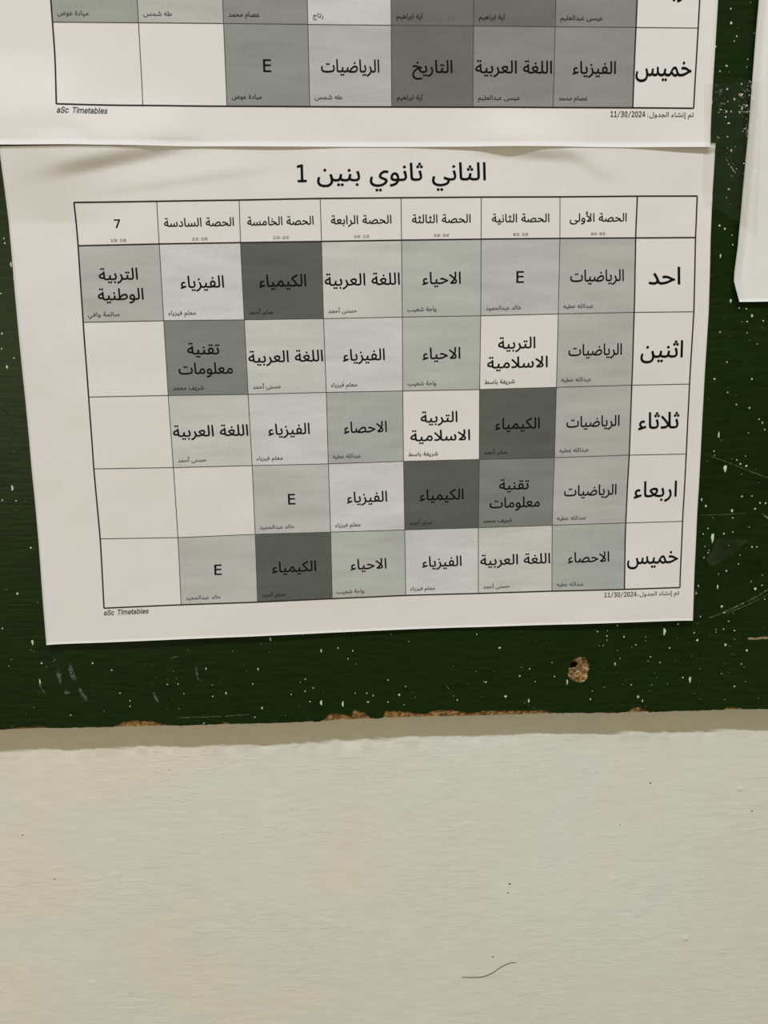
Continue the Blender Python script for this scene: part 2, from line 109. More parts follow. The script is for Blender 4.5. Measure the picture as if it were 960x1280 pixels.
    0xFEDD: (695, [[31,15,43,89,72,176,144,148,122,79,112,20,115,-25,123,-52,138,-77,157,-99,180,-117,240,-142,313,-150,359,-148,399,-141,434,-129,463,-113,488,-91,508,-65,523,-34,535,3,548,91,549,201,530,714,613,714,630,136,625,52,609,-26,580,-94,561,-124,538,-152,511,-175,480,-195,445,-211,405,-223,360,-230,275,-230,207,-218,145,-193,92,-156,71,-132,54,-105,40,-74]]),
    0xFEDF: (260, [[0,-5,9,77,70,82,89,88,102,97,111,110,116,127,118,174,98,714,179,714,200,180,196,120,182,71,170,51,154,34,109,9,78,1]]),
    0xFEE0: (300, [[0,-5,9,77,70,82,89,88,102,97,111,110,116,127,118,174,100,714,183,714,202,176,207,149,226,110,255,88,291,78,323,76,341,66,349,48,348,28,336,9,314,-4,274,-4,231,9,199,30,178,58,167,89,188,87,169,51,139,24,95,6,36,-4]]),
    0xFEE1: (484, [[74,-393,37,-223,26,-148,21,-86,22,-23,30,11,42,41,58,65,101,104,154,127,214,138,278,140,369,127,369,171,360,213,345,249,322,276,293,295,258,301,226,296,197,281,170,257,132,201,70,235,107,297,149,340,194,368,240,380,295,380,349,361,371,345,405,305,427,256,440,205,444,155,434,89,407,29,338,46,276,56,222,57,176,48,140,29,116,0,108,-19,102,-66,113,-189,141,-336,151,-373]]),
    0xFEE2: (562, [[77,-393,32,-195,11,-47,13,23,21,68,34,110,72,185,122,247,178,297,236,333,290,355,334,362,365,357,391,341,415,308,440,252,465,179,489,128,513,97,540,82,595,72,608,57,612,38,606,18,588,1,562,-5,515,1,478,19,448,47,471,66,452,32,428,7,400,-9,368,-17,332,-17,292,-8,251,11,211,38,175,74,128,142,138,140,121,113,101,56,93,0,93,-45,108,-157,156,-374], [371,65,390,71,402,83,406,102,402,127,361,237,348,257,334,269,320,273,281,264,233,237,184,193,185,201,219,146,260,105,323,70]]),
    0xFEE3: (525, [[0,-5,10,77,43,82,70,99,94,129,171,276,210,321,248,346,285,357,326,356,367,341,403,312,432,274,453,231,464,185,463,125,456,93,444,67,429,45,411,28,369,7,323,0,274,5,208,24,168,44,121,73,160,136,221,103,273,87,314,82,347,86,370,97,385,115,392,138,391,170,379,209,357,243,329,268,298,276,274,272,252,257,228,229,142,66,113,31,83,10,53,-1]]),
    0xFEE4: (578, [[0,-5,10,77,42,82,65,99,87,129,142,234,175,282,207,317,238,341,267,355,294,361,347,356,382,336,414,299,445,241,476,170,502,122,528,93,556,81,611,72,624,57,628,38,622,18,604,1,578,-5,529,1,486,18,452,49,466,70,448,34,424,8,395,-10,363,-18,324,-17,279,-5,234,19,192,53,156,96,122,46,91,16,58,1], [194,172,218,138,244,110,270,89,296,74,322,65,345,62,366,65,383,73,397,87,404,106,403,129,377,202,348,254,331,272,311,281,290,281,269,272,246,252,221,220]]),
    0xFEE6: (730, [[31,24,40,79,72,176,144,148,126,95,116,48,112,6,115,-28,124,-58,140,-84,160,-104,185,-121,214,-134,280,-148,359,-148,397,-144,459,-125,483,-112,519,-79,542,-40,552,4,552,55,547,109,507,262,588,284,629,138,650,106,676,88,707,79,763,72,776,57,780,38,774,18,756,1,730,-5,680,1,643,20,617,46,596,92,637,41,627,-26,618,-59,587,-119,565,-147,538,-171,506,-192,468,-209,423,-222,372,-229,313,-232,240,-226,172,-207,115,-176,90,-155,69,-131,53,-104,40,-73,33,-39], [319,400,307,404,288,423,282,447,288,471,307,490,332,497,356,490,375,471,381,447,375,423,356,404]]),
    0xFEE7: (269, [[0,-5,10,77,66,80,106,88,130,108,142,140,142,181,135,223,105,322,86,373,167,403,199,303,218,200,218,153,211,109,195,72,173,43,142,22,102,7,56,-2], [115,509,103,513,84,532,78,556,84,580,103,599,128,606,152,599,171,580,177,556,171,532,152,513]]),
    0xFEE8: (343, [[0,-5,10,77,58,80,91,91,113,114,128,151,156,283,234,268,213,158,214,134,222,111,230,101,261,86,315,78,366,76,384,66,392,48,391,28,379,9,357,-4,303,-4,241,7,201,27,177,58,164,99,194,97,172,60,147,33,119,14,87,2], [143,388,131,392,112,411,106,435,112,459,131,478,156,485,180,478,199,459,205,435,199,411,180,392]]),
    0xFEEA: (486, [[451,-3,391,11,365,23,343,41,325,64,311,92,301,127,281,516,362,516,381,157,395,116,419,91,453,80,519,72,532,57,536,38,530,18,512,1], [335,105,260,89,189,89,156,94,99,115,75,131,56,150,42,171,33,196,30,223,32,250,40,277,68,326,87,348,137,386,198,417,266,437,303,443,317,359,255,352,204,337,164,316,134,291,115,263,109,236,116,210,137,191,166,179,202,171,241,169,327,182]]),
    0xFEEB: (574, [[357,-7,301,4,245,23,193,51,148,88,111,132,87,182,79,238,87,295,112,345,129,365,151,383,175,396,231,406,260,403,285,395,308,382,328,364,358,319,373,266,375,238,371,201,361,166,343,135,318,106,289,80,255,58,177,23,90,2,0,-5,10,77,77,80,134,90,180,105,233,132,268,166,290,201,300,235,300,264,293,291,269,323,245,334,217,334,192,323,171,303,158,276,154,248,156,221,164,196,191,153,232,118,280,92,331,76,381,71,418,76,440,92,447,121,442,150,429,177,402,214,359,262,293,322,143,437,190,499,303,413,387,341,448,282,488,234,512,195,524,162,528,133,527,97,515,57,488,23,469,10,445,0,417,-6]]),
    0xFEED: (447, [[58,-230,40,-148,151,-126,212,-101,238,-84,260,-64,279,-40,294,-13,305,19,312,55,313,117,308,157,297,192,282,221,262,242,238,254,209,253,183,238,161,210,148,175,143,139,147,113,158,93,180,79,212,72,251,72,291,77,341,93,345,23,309,5,267,-5,223,-8,176,-4,137,6,106,24,83,48,69,80,64,119,69,170,85,220,110,266,143,303,163,318,207,335,258,335,281,328,302,317,338,283,364,237,382,182,391,122,388,32,375,-22,355,-70,325,-111,288,-147,243,-177,189,-201,127,-218]]),
    0xFEEE: (472, [[58,-230,40,-148,151,-126,212,-101,238,-84,260,-64,279,-40,294,-13,305,19,312,55,314,97,311,140,303,177,289,210,271,235,249,250,224,255,197,248,174,227,156,196,145,158,145,126,152,108,166,94,215,80,251,77,482,77,505,72,518,57,522,38,516,18,498,1,472,-5,204,-4,150,8,126,18,105,32,74,69,67,93,65,149,77,202,99,249,128,289,166,319,186,329,232,337,262,334,289,325,314,310,336,289,355,262,371,229,383,189,390,143,392,91,388,32,375,-22,355,-70,325,-111,288,-147,243,-177,189,-201,127,-218]]),
    0xFEF0: (736, [[31,15,43,89,72,176,144,148,122,79,112,20,114,-21,120,-44,144,-84,182,-114,230,-135,286,-147,348,-151,422,-147,489,-133,546,-113,590,-86,618,-54,626,-38,627,-12,618,4,574,32,476,64,495,147,613,105,693,83,769,72,782,57,786,38,780,18,762,1,699,-5,703,-24,700,-58,692,-82,678,-106,658,-129,603,-170,529,-202,485,-215,383,-230,326,-232,275,-229,226,-221,180,-207,137,-187,101,-161,71,-130,48,-93,35,-50]]),
    0xFEF1: (760, [[31,15,43,89,72,176,144,148,122,79,112,20,114,-19,119,-42,128,-62,157,-96,175,-111,219,-132,272,-146,331,-150,419,-143,457,-135,521,-110,569,-79,601,-45,616,-13,616,10,601,26,461,86,426,107,399,135,384,168,384,215,403,270,437,321,483,365,538,399,598,417,656,418,701,408,744,386,711,315,659,334,629,337,590,332,551,316,516,293,488,265,469,233,462,201,470,180,492,161,644,93,677,71,699,46,707,14,704,-11,696,-38,663,-94,608,-147,533,-191,489,-208,439,-221,385,-229,326,-232,246,-226,175,-207,116,-176,91,-155,70,-131,53,-104,40,-73,33,-39], [415,-419,403,-415,384,-396,378,-372,384,-348,403,-329,428,-322,452,-329,471,-348,477,-372,471,-396,452,-415], [278,-419,266,-415,247,-396,241,-372,247,-348,266,-329,291,-322,315,-329,334,-348,340,-372,334,-396,315,-415]]),
    0xFEF2: (736, [[31,15,43,89,72,176,144,148,122,79,112,20,114,-21,120,-44,144,-84,182,-114,230,-135,286,-147,348,-151,422,-147,489,-133,546,-113,590,-86,618,-54,626,-38,627,-12,618,4,574,32,476,64,495,147,613,105,693,83,769,72,782,57,786,38,780,18,762,1,699,-5,703,-24,700,-58,692,-82,678,-106,658,-129,603,-170,529,-202,485,-215,383,-230,326,-232,275,-229,226,-221,180,-207,137,-187,101,-161,71,-130,48,-93,35,-50], [385,-419,373,-415,354,-396,348,-372,354,-348,373,-329,398,-322,422,-329,441,-348,447,-372,441,-396,422,-415], [248,-419,236,-415,217,-396,211,-372,217,-348,236,-329,261,-322,285,-329,304,-348,310,-372,304,-396,285,-415]]),
    0xFEF3: (299, [[0,-5,10,77,77,79,122,86,138,94,157,119,163,163,159,201,134,296,106,373,187,403,219,303,238,200,238,147,226,94,201,53,162,24,109,5,40,-4], [172,-192,160,-188,141,-169,135,-145,141,-121,160,-102,185,-95,209,-102,228,-121,234,-145,228,-169,209,-188], [35,-192,23,-188,4,-169,-2,-145,4,-121,23,-102,48,-95,72,-102,91,-121,97,-145,91,-169,72,-188]]),
    0xFEF4: (373, [[0,-5,10,77,67,80,105,91,131,114,147,151,176,283,254,268,233,158,235,119,243,103,261,91,294,83,396,76,414,66,422,48,421,28,409,9,387,-4,335,-4,276,2,236,13,210,30,196,54,184,99,214,97,192,60,167,33,137,14,101,2], [239,-192,227,-188,208,-169,202,-145,208,-121,227,-102,252,-95,276,-102,295,-121,301,-145,295,-169,276,-188], [102,-192,90,-188,71,-169,65,-145,71,-121,90,-102,115,-95,139,-102,158,-121,164,-145,158,-169,139,-188]]),
    0xFEF7: (582, [[393,552,386,630,375,704,461,714,470,640,475,559,469,451,456,391,438,333,411,277,379,224,330,165,269,109,234,82,381,83,412,91,431,104,440,123,443,143,439,163,429,185,386,239,321,301,143,442,40,517,87,583,294,424,371,360,430,302,473,250,502,203,515,157,516,120,510,90,495,60,470,33,432,13,378,1,115,0,115,81,179,130,233,178,279,225,315,272,344,321,366,371,381,423,390,478], [26,636,14,690,92,709,87,688,53,707,24,740,14,781,20,817,39,844,67,862,99,871,141,870,164,864,156,814,131,819,91,816,74,803,69,795,69,771,82,748,101,731,123,720,141,716,100,712,193,741,209,690,131,664]]),
    0xFEFB: (582, [[393,552,386,630,375,704,461,714,470,640,475,559,469,451,456,391,438,333,411,277,379,224,330,165,269,109,234,82,381,83,412,91,431,104,440,123,443,143,439,163,429,185,386,239,321,301,143,442,40,517,87,583,294,424,371,360,430,302,473,250,502,203,515,157,516,120,510,90,495,60,470,33,432,13,378,1,115,0,115,81,179,130,233,178,279,225,315,272,344,321,366,371,381,423,390,478]]),
    0xFEFC: (599, [[561,-4,501,5,457,23,428,51,411,90,402,138,380,714,462,714,484,169,492,124,499,108,510,96,525,87,574,78,622,76,640,66,648,48,647,28,635,9,613,-4], [124,-5,49,6,60,85,148,80,190,82,229,89,264,100,297,117,325,139,349,168,368,203,382,246,391,296,394,354,442,234,421,159,389,102,351,60,307,30,259,11,211,0], [359,132,332,178,244,295,185,362,40,504,94,561,176,481,302,342,387,230,416,184]]),
    1045: (429, [[124,224,305,224,305,167,124,167]]),
    1046: (429, [[170,106,258,106,258,0,170,0]]),
    1047: (429, [[310,520,376,520,102,-66,36,-66]]),
    1048: (429, [[214,529,265,522,307,499,340,461,364,408,378,341,383,259,378,178,364,111,340,58,307,20,265,-3,214,-10,164,-3,122,20,89,58,65,111,51,178,46,259,51,341,65,408,89,461,122,499,164,522], [214,474,185,468,160,450,141,421,128,379,120,325,117,259,120,194,128,140,141,99,160,69,185,51,214,46,245,51,269,69,288,99,302,140,310,194,310,325,302,379,288,421,269,450,245,468]]),
    1049: (429, [[94,59,203,59,203,456,86,430,86,494,203,520,273,520,273,59,381,59,381,0,94,0]]),
    1050: (429, [[130,59,369,59,369,0,53,0,53,59,234,255,270,304,288,341,293,377,290,404,282,427,268,445,248,459,225,467,176,469,131,459,57,424,57,495,104,514,151,525,196,529,244,525,284,511,319,489,345,459,360,423,365,382,364,360,350,315,321,268,243,179]]),
    1051: (429, [[270,278,302,267,328,251,349,230,364,205,373,176,376,143,370,99,354,62,327,31,291,8,247,-6,170,-9,121,-3,48,16,48,86,95,65,141,53,186,49,222,52,251,61,275,75,292,95,303,120,306,150,303,179,292,202,275,222,252,237,224,246,138,249,138,307,221,309,246,316,267,328,282,344,291,364,294,387,291,412,283,432,269,449,249,461,225,468,176,469,133,463,63,442,63,507,160,527,197,529,244,525,284,512,318,491,343,463,358,429,364,390,361,363,353,339,340,319,321,301,298,288]]),
    1052: (429, [[256,456,92,181,256,181], [244,520,326,520,326,181,395,181,395,124,326,124,326,0,256,0,256,124,36,124,36,190]]),
    1053: (429, [[72,520,335,520,335,461,136,461,136,333,176,343,197,344,247,338,290,322,325,296,351,260,367,217,372,167,367,116,350,73,323,37,285,11,240,-5,187,-10,135,-8,89,0,50,12,50,84,93,64,136,53,180,49,216,52,246,63,270,80,288,103,298,132,302,167,298,201,287,230,269,253,244,271,214,281,160,284,123,278,72,259]]),
    1054: (429, [[345,508,345,444,315,458,282,467,247,470,206,464,172,448,146,420,126,381,115,332,111,272,139,311,157,325,201,342,225,344,272,339,310,323,342,298,365,262,378,219,383,167,378,115,364,71,341,36,308,10,269,-5,221,-10,166,-3,122,19,88,55,65,106,51,175,46,259,52,340,69,407,97,460,136,499,185,522,261,529,329,515], [220,289,192,285,168,274,149,256,135,232,126,202,123,167,126,131,135,102,149,77,168,59,192,49,220,45,248,48,272,59,290,76,303,100,311,130,314,167,311,204,303,234,290,258,272,275,248,285]]),
    1055: (429, [[48,520,376,520,376,490,190,0,116,0,297,461,48,461]]),
    1056: (429, [[214,247,186,244,161,235,142,221,128,201,119,176,116,146,119,117,128,92,142,72,162,57,186,48,214,45,244,48,268,57,287,71,302,91,310,116,313,146,310,176,301,200,287,220,267,235,243,244], [153,276,125,286,102,300,83,319,69,341,61,366,58,394,62,433,77,466,100,493,131,513,170,525,214,529,260,525,298,513,329,493,353,466,367,433,372,394,369,366,360,341,346,319,327,300,304,286,276,276,308,266,335,250,356,230,371,204,381,174,384,140,379,96,364,59,339,30,305,8,264,-6,214,-10,165,-6,124,7,90,29,65,59,51,96,46,139,49,174,58,204,73,230,94,250,121,266], [130,362,138,341,150,324,167,312,189,305,214,302,241,305,262,312,279,324,292,341,299,362,302,388,299,414,292,436,279,453,262,465,241,472,214,475,189,472,167,465,150,452,138,435,130,414]]),
    1057: (429, [[208,231,235,234,259,245,278,263,292,287,301,317,304,352,301,388,292,418,278,442,259,460,235,471,208,474,179,471,156,461,137,443,124,420,116,389,116,315,124,285,137,261,155,244,179,234], [82,11,82,76,113,61,146,52,180,49,221,55,255,71,282,99,301,138,312,188,316,248,288,208,270,194,227,178,202,175,156,181,117,196,85,222,63,257,49,301,44,353,49,405,63,448,87,483,119,509,158,524,206,529,261,522,305,500,339,464,362,412,376,344,381,259,375,179,358,112,330,59,291,21,242,-2,183,-10,149,-8,115,-1]]),
    1058: (429, [[170,370,258,370,258,265,170,265], [170,106,258,106,258,0,170,0]]),
    1069: (429, [[69,520,377,520,377,461,139,461,139,307,367,307,367,248,139,248,139,59,384,59,384,0,69,0]]),
    2055: (453, [[97,0,323,452,62,452,62,509,391,509,391,449,165,0]]),
    2069: (419, [[60,0,60,509,372,509,372,452,125,452,125,286,355,286,355,229,125,229,125,57,375,57,375,0]]),
    2083: (447, [[188,-7,156,-1,128,9,102,23,81,40,64,60,51,83,42,109,38,137,104,137,114,102,136,76,166,59,204,50,246,50,286,60,317,79,338,106,346,139,340,168,322,189,296,205,184,239,112,269,86,289,67,313,56,341,52,372,54,400,62,425,75,448,92,468,138,498,165,508,227,516,289,508,316,498,360,468,377,449,390,427,398,403,401,378,337,378,332,402,320,421,302,437,280,449,254,456,225,459,185,454,152,440,129,418,117,391,117,359,122,345,142,324,169,308,328,256,359,238,395,198,407,161,406,112,399,87,370,43,349,25,294,0,261,-7]]),
    2084: (449, [[32,452,32,509,417,509,417,452,257,452,257,0,193,0,193,452]]),
    2097: (389, [[137,-7,94,5,76,15,48,45,38,63,32,84,32,128,43,161,64,184,92,200,125,211,257,231,271,240,276,255,275,272,267,297,251,315,227,327,196,331,163,327,137,316,118,301,100,274,41,291,51,313,79,346,114,368,153,380,194,384,223,382,255,375,286,360,312,336,330,301,337,251,337,0,277,0,277,52,272,52,260,34,242,16,215,1,181,-7], [192,47,211,51,242,68,263,93,274,122,276,190,267,184,147,163,122,153,103,139,93,118,93,93,102,72,119,57,142,48]]),
    2098: (424, [[208,-7,172,4,147,21,118,59,112,59,112,0,53,0,53,509,114,509,114,319,118,319,147,355,171,373,207,383,259,382,287,374,313,361,354,320,370,293,388,227,388,151,381,116,370,84,355,57,336,34,313,16,288,3,260,-6], [242,49,262,55,294,80,316,117,327,163,327,215,316,261,295,298,262,322,243,328,198,328,178,322,147,299,134,282,118,241,113,189,118,138,135,95,147,78,179,55,198,49]]),
    2099: (396, [[174,-5,144,3,117,16,93,35,72,58,56,85,44,116,34,187,44,260,56,291,72,318,93,341,117,360,144,374,174,382,226,384,260,377,291,364,318,346,340,322,362,277,303,262,284,297,270,311,231,328,184,328,163,321,130,296,108,258,98,212,98,163,108,117,130,80,163,55,207,46,253,55,271,66,297,98,304,117,363,102,350,70,331,43,306,21,277,5,244,-5]]),
    2101: (404, [[177,-5,145,3,117,16,92,35,72,58,56,85,44,116,34,187,36,224,55,290,71,317,91,340,115,359,142,373,172,382,226,383,266,374,303,355,334,324,347,305,365,256,371,169,75,169,75,221,338,221,310,202,304,248,298,269,277,301,263,314,246,323,205,330,164,323,131,301,109,270,97,231,96,178,102,127,121,88,151,61,190,48,227,47,254,53,276,65,294,82,306,105,365,91,348,55,320,26,283,4,237,-7]]),
    2105: (167, [[53,0,53,379,114,379,114,0], [73,444,54,455,43,472,43,494,54,512,73,522,95,522,114,512,125,494,125,472,114,455,95,444]]),
    2108: (189, [[112,0,91,8,74,20,62,37,55,59,53,509,114,509,114,83,120,62,135,53,170,54,181,3,154,-2]]),
    2109: (610, [[53,0,53,379,112,379,112,295,108,295,122,331,144,358,172,376,203,385,245,383,268,375,287,361,303,342,314,320,321,295,312,295,326,329,350,356,381,375,417,385,458,385,497,372,529,346,550,307,557,255,557,0,496,0,496,254,493,279,485,298,473,313,438,329,402,329,374,320,353,302,340,277,335,247,335,0,274,0,272,280,265,297,238,322,220,328,185,329,158,320,135,302,119,274,114,238,114,0]]),
    2115: (365, [[157,-7,112,3,76,24,50,54,41,73,36,94,94,107,101,87,124,60,160,47,206,47,244,62,258,74,268,103,262,126,243,144,118,180,92,192,72,208,58,227,50,249,47,274,55,314,65,332,95,360,137,378,187,384,234,379,271,363,299,339,318,308,324,290,268,277,254,304,243,316,210,331,166,331,147,326,131,317,111,292,110,264,124,243,152,229,261,200,287,187,306,171,320,153,328,131,331,107,323,65,298,31,260,6,210,-7]]),
    2116: (227, [[204,379,204,327,6,327,6,379], [65,471,126,471,127,83,136,61,156,51,202,54,213,2,184,-3,138,-1,113,7,92,21,77,41,68,64,65,93]]),
}
FLECKS = [(258.53, 197.08, 1.48, 3.77), (285.77, 185.61, 1.11, 1.13), (272.18, 221.84, 1.29, 3.4), (268.59, 220.66, 0.93, 0.94), (235.23, 212.37, 0.74, 1.89), (212.41, 220.5, 0.81, 2.83), (194.07, 229.25, 0.93, 2.26), (182.87, 226.52, 1.48, 1.32), (179.84, 201.99, 1.48, 0.94), (194.19, 213.08, 0.74, 0.75), (189.46, 216.49, 0.93, 0.94), (206.17, 217.49, 0.74, 0.75), (196.98, 219.64, 0.55, 0.57), (223.89, 229.75, 0.74, 1.13), (247.12, 229.55, 1.29, 1.51), (249.32, 231.7, 0.74, 1.51), (243.51, 223.26, 0.74, 0.75), (257.07, 212.47, 0.74, 0.75), (252.27, 209.45, 0.74, 0.75), (261.4, 205.39, 0.93, 0.94), (245.04, 203.13, 0.74, 0.75), (274.83, 201.92, 0.93, 0.94), (288.54, 205.04, 0.93, 1.32), (296.96, 214.93, 0.74, 0.75), (294.29, 226.27, 0.93, 0.94), (287.56, 219.43, 0.55, 0.57), (272.8, 178.84, 0.74, 0.75), (264.89, 193.55, 0.74, 1.13), (235.7, 193.22, 0.74, 0.75), (226.32, 195.82, 0.74, 0.75), (230.85, 198.18, 0.74, 0.75), (230.91, 200.18, 0.55, 0.57), (229.23, 202.9, 0.55, 0.57), (239.1, 198.91, 0.74, 1.13), (237.56, 209.65, 0.55, 0.57), (204.86, 210.31, 0.48, 0.49), (173.43, 218.83, 0.74, 0.75), (224.77, 225.59, 0.55, 0.57), (299.03, 208.12, 0.74, 1.13), (283.5, 197.05, 0.55, 0.57), (292.78, 197.82, 0.55, 0.57), (275.18, 136.8, 1.11, 1.13), (273.01, 133.8, 0.74, 1.51), (287.7, 139.37, 1.11, 1.7), (288.29, 142.8, 0.93, 0.57), (279.26, 151.93, 1.67, 4.91), (274.67, 150.1, 0.74, 0.75), (284.56, 150.19, 0.93, 0.94), (288.72, 149.56, 0.74, 0.75), (276.8, 147.5, 0.74, 0.75), (275.76, 156.04, 0.55, 0.57), (277.47, 159.17, 0.74, 0.75), (275.68, 161.42, 0.74, 0.75), (298.37, 157.01, 0.93, 0.94), (300.68, 157.08, 0.74, 0.75), (292.87, 160.84, 0.55, 0.57), (292.37, 165.09, 0.74, 0.75), (286.81, 168.28, 0.93, 0.94), (283.05, 169.66, 0.55, 0.57), (304.32, 170.95, 0.55, 0.57), (273.76, 175.15, 0.74, 1.13), (283.03, 175.91, 0.85, 2.26), (273.02, 178.61, 0.74, 0.75), (301.29, 177.51, 1.48, 1.51), (299.11, 173.9, 0.55, 0.57), (304.51, 175.93, 0.74, 0.75), (306.31, 182.81, 0.74, 0.75), (285.54, 185.61, 1.11, 1.13), (287.0, 188.67, 1.11, 0.75), (295.82, 184.56, 0.55, 0.57), (275.59, 190.3, 0.74, 0.75), (289.41, 193.17, 0.74, 0.75), (273.0, 198.24, 0.74, 0.75), (274.6, 202.11, 1.11, 1.13), (287.19, 196.96, 0.74, 0.75), (292.43, 197.92, 0.74, 0.75), (288.6, 204.88, 1.11, 1.51), (299.43, 208.14, 0.74, 1.13), (283.57, 198.26, 0.55, 0.57), (300.77, 136.09, 0.93, 0.94), (303.45, 136.32, 0.93, 0.94), (298.68, 138.83, 0.93, 0.94), (292.02, 132.77, 0.93, 0.94), (296.75, 132.72, 0.74, 0.75), (296.44, 147.51, 0.55, 0.57), (291.3, 51.13, 1.11, 1.51), (285.19, 47.63, 0.93, 0.94), (289.28, 53.6, 0.74, 0.75), (296.56, 53.37, 0.74, 0.75), (289.6, 58.49, 0.55, 0.57), (294.55, 63.5, 0.55, 0.57), (277.18, 57.92, 0.74, 0.75), (281.12, 71.21, 0.74, 0.75), (293.09, 78.96, 0.93, 0.94), (275.84, 78.6, 0.93, 0.94), (282.28, 84.75, 0.93, 0.57), (286.65, 90.32, 0.74, 0.75), (292.88, 92.01, 0.93, 0.94), (279.36, 103.95, 0.93, 3.02), (297.62, 97.21, 0.74, 0.75), (299.34, 98.89, 0.74, 1.13), (300.64, 102.02, 0.74, 0.75), (293.14, 103.3, 0.55, 0.57), (277.59, 111.35, 0.74, 0.75), (283.27, 119.44, 1.85, 3.4), (290.29, 117.59, 0.93, 0.94), (293.17, 118.6, 1.11, 1.13), (292.42, 113.95, 0.55, 0.57), (288.48, 115.69, 0.74, 0.75), (273.9, -73.92, 0.74, 0.75), (274.44, -68.51, 1.11, 1.13), (277.15, -63.4, 0.74, 0.75), (276.18, -61.46, 0.55, 0.57), (268.3, -59.36, 0.93, 0.94), (282.43, -54.51, 0.55, 0.57), (273.76, -51.71, 0.55, 0.57), (274.27, 12.48, 1.11, 0.94), (276.7, 13.85, 0.93, 0.94), (280.07, 16.56, 0.55, 0.57), (280.68, 20.6, 0.74, 0.75), (275.46, 25.26, 0.74, 1.89), (281.22, 44.45, 1.11, 1.7), (285.26, 47.63, 0.93, 0.94), (288.48, 48.03, 0.74, 0.75), (277.47, -2.54, 1.11, 0.75), (276.62, 0.9, 0.55, 0.57), (274.5, -33.91, 0.93, 0.94), (281.17, -35.06, 0.93, 0.94), (277.67, -38.82, 0.93, 0.94), (274.89, -37.88, 0.55, 0.57), (275.83, -29.29, 1.48, 0.75), (267.94, -37.81, 0.74, 1.89), (274.31, -42.81, 0.93, 0.94), (276.59, -33.91, 0.74, 0.75), (272.03, -34.72, 1.11, 0.57), (280.4, -44.81, 0.74, 0.75), (270.78, -49.84, 0.74, 0.75), (273.4, -52.02, 1.11, 0.57), (275.6, -23.84, 0.74, 0.75), (277.55, -18.35, 0.74, 1.13), (-29.67, 14.19, 0.74, 0.75), (-29.53, 16.11, 0.74, 0.75), (-27.86, 24.73, 0.93, 2.26), (-27.18, 30.69, 0.74, 0.75), (-33.17, 36.48, 0.74, 0.75), (-34.3, 52.97, 0.93, 0.94), (-35.09, 59.31, 0.74, 0.75), (-30.31, 63.26, 0.93, 0.57), (-33.61, 66.98, 0.93, 1.51), (-36.42, 119.44, 1.11, 2.64), (-41.18, 124.66, 0.74, 0.75), (-35.39, 125.19, 0.74, 0.75), (-30.96, 146.61, 1.11, 0.75), (-38.84, 167.56, 1.11, 1.13), (-34.32, 190.73, 1.11, 2.64), (-31.18, 200.94, 0.93, 0.94), (-46.99, 183.68, 0.74, 0.75), (-8.37, 201.88, 0.93, 0.94), (0.11, 205.74, 0.55, 0.57), (-32.7, 209.81, 0.74, 2.64), (72.99, 193.53, 0.93, 1.89), (96.18, 200.11, 0.74, 1.89), (42.83, 206.74, 0.74, 1.13), (66.68, 207.94, 0.74, 1.51), (45.21, 220.47, 0.74, 0.75), (51.38, 219.15, 0.74, 1.32), (32.07, 218.5, 0.55, 0.57), (67.69, 227.26, 0.74, 1.51), (64.14, 231.72, 0.74, 0.75), (88.31, 213.79, 0.74, 0.75), (88.11, 219.76, 0.74, 0.75), (81.54, 221.07, 0.63, 0.64), (91.89, 218.32, 0.63, 0.64), (95.4, 225.88, 1.29, 2.64), (105.52, 226.94, 1.11, 3.02), (90.18, 225.05, 0.74, 0.75), (111.47, 221.78, 0.63, 0.64), (116.92, 222.01, 0.74, 0.75), (117.4, 226.46, 1.48, 0.75), (103.99, 199.06, 0.74, 0.75), (110.83, 200.71, 0.74, 0.75), (108.5, 204.55, 0.63, 0.64), (88.12, 191.98, 0.55, 0.57), (-20.26, 226.88, 0.74, 0.75), (7.17, 220.97, 0.74, 0.75), (6.98, 223.74, 0.74, 0.75), (24.67, 213.64, 0.74, 0.75), (29.61, 213.65, 0.74, 0.75), (-0.24, 205.53, 0.55, 0.57), (63.95, 215.13, 0.93, 0.57), (40.43, 233.65, 0.74, 0.75), (2.9, 217.03, 0.74, 0.75), (119.91, 223.35, 0.74, 0.75), (127.01, 215.84, 0.74, 0.75), (132.18, 223.49, 1.29, 1.13), (135.26, 219.4, 0.55, 0.57), (126.84, 226.88, 0.74, 0.75), (134.39, 228.63, 0.55, 0.57), (168.94, 194.96, 0.74, 0.75), (159.71, 227.32, 0.74, 0.75), (173.24, 219.02, 0.74, 0.75)]
SCRATCHES = [
    ('pale', [(279.29, 191.32), (286.87, 188.43), (294.42, 185.14), (301.94, 181.47), (307.53, 178.12), (316.83, 172.56)], 0.65),
    ('pale', [(286.93, 189.42), (296.42, 186.01), (303.96, 182.53), (308.42, 179.73)], 0.36),
    ('beige', [(299.42, 202.09), (303.36, 202.36), (306.48, 202.09), (309.24, 202.27), (315.13, 202.31)], 1.15),
    ('pale', [(28.41, 230.29), (44.3, 230.61), (61.79, 230.2)], 0.36),
    ('pale', [(273.72, 112.72), (284.42, 116.7), (296.0, 121.47), (305.69, 125.1)], 0.32),
    ('pale', [(272.66, 141.07), (284.01, 141.03), (297.28, 140.68)], 0.25),
    ('pale', [(302.27, 141.21), (307.12, 145.17)], 0.72),
]
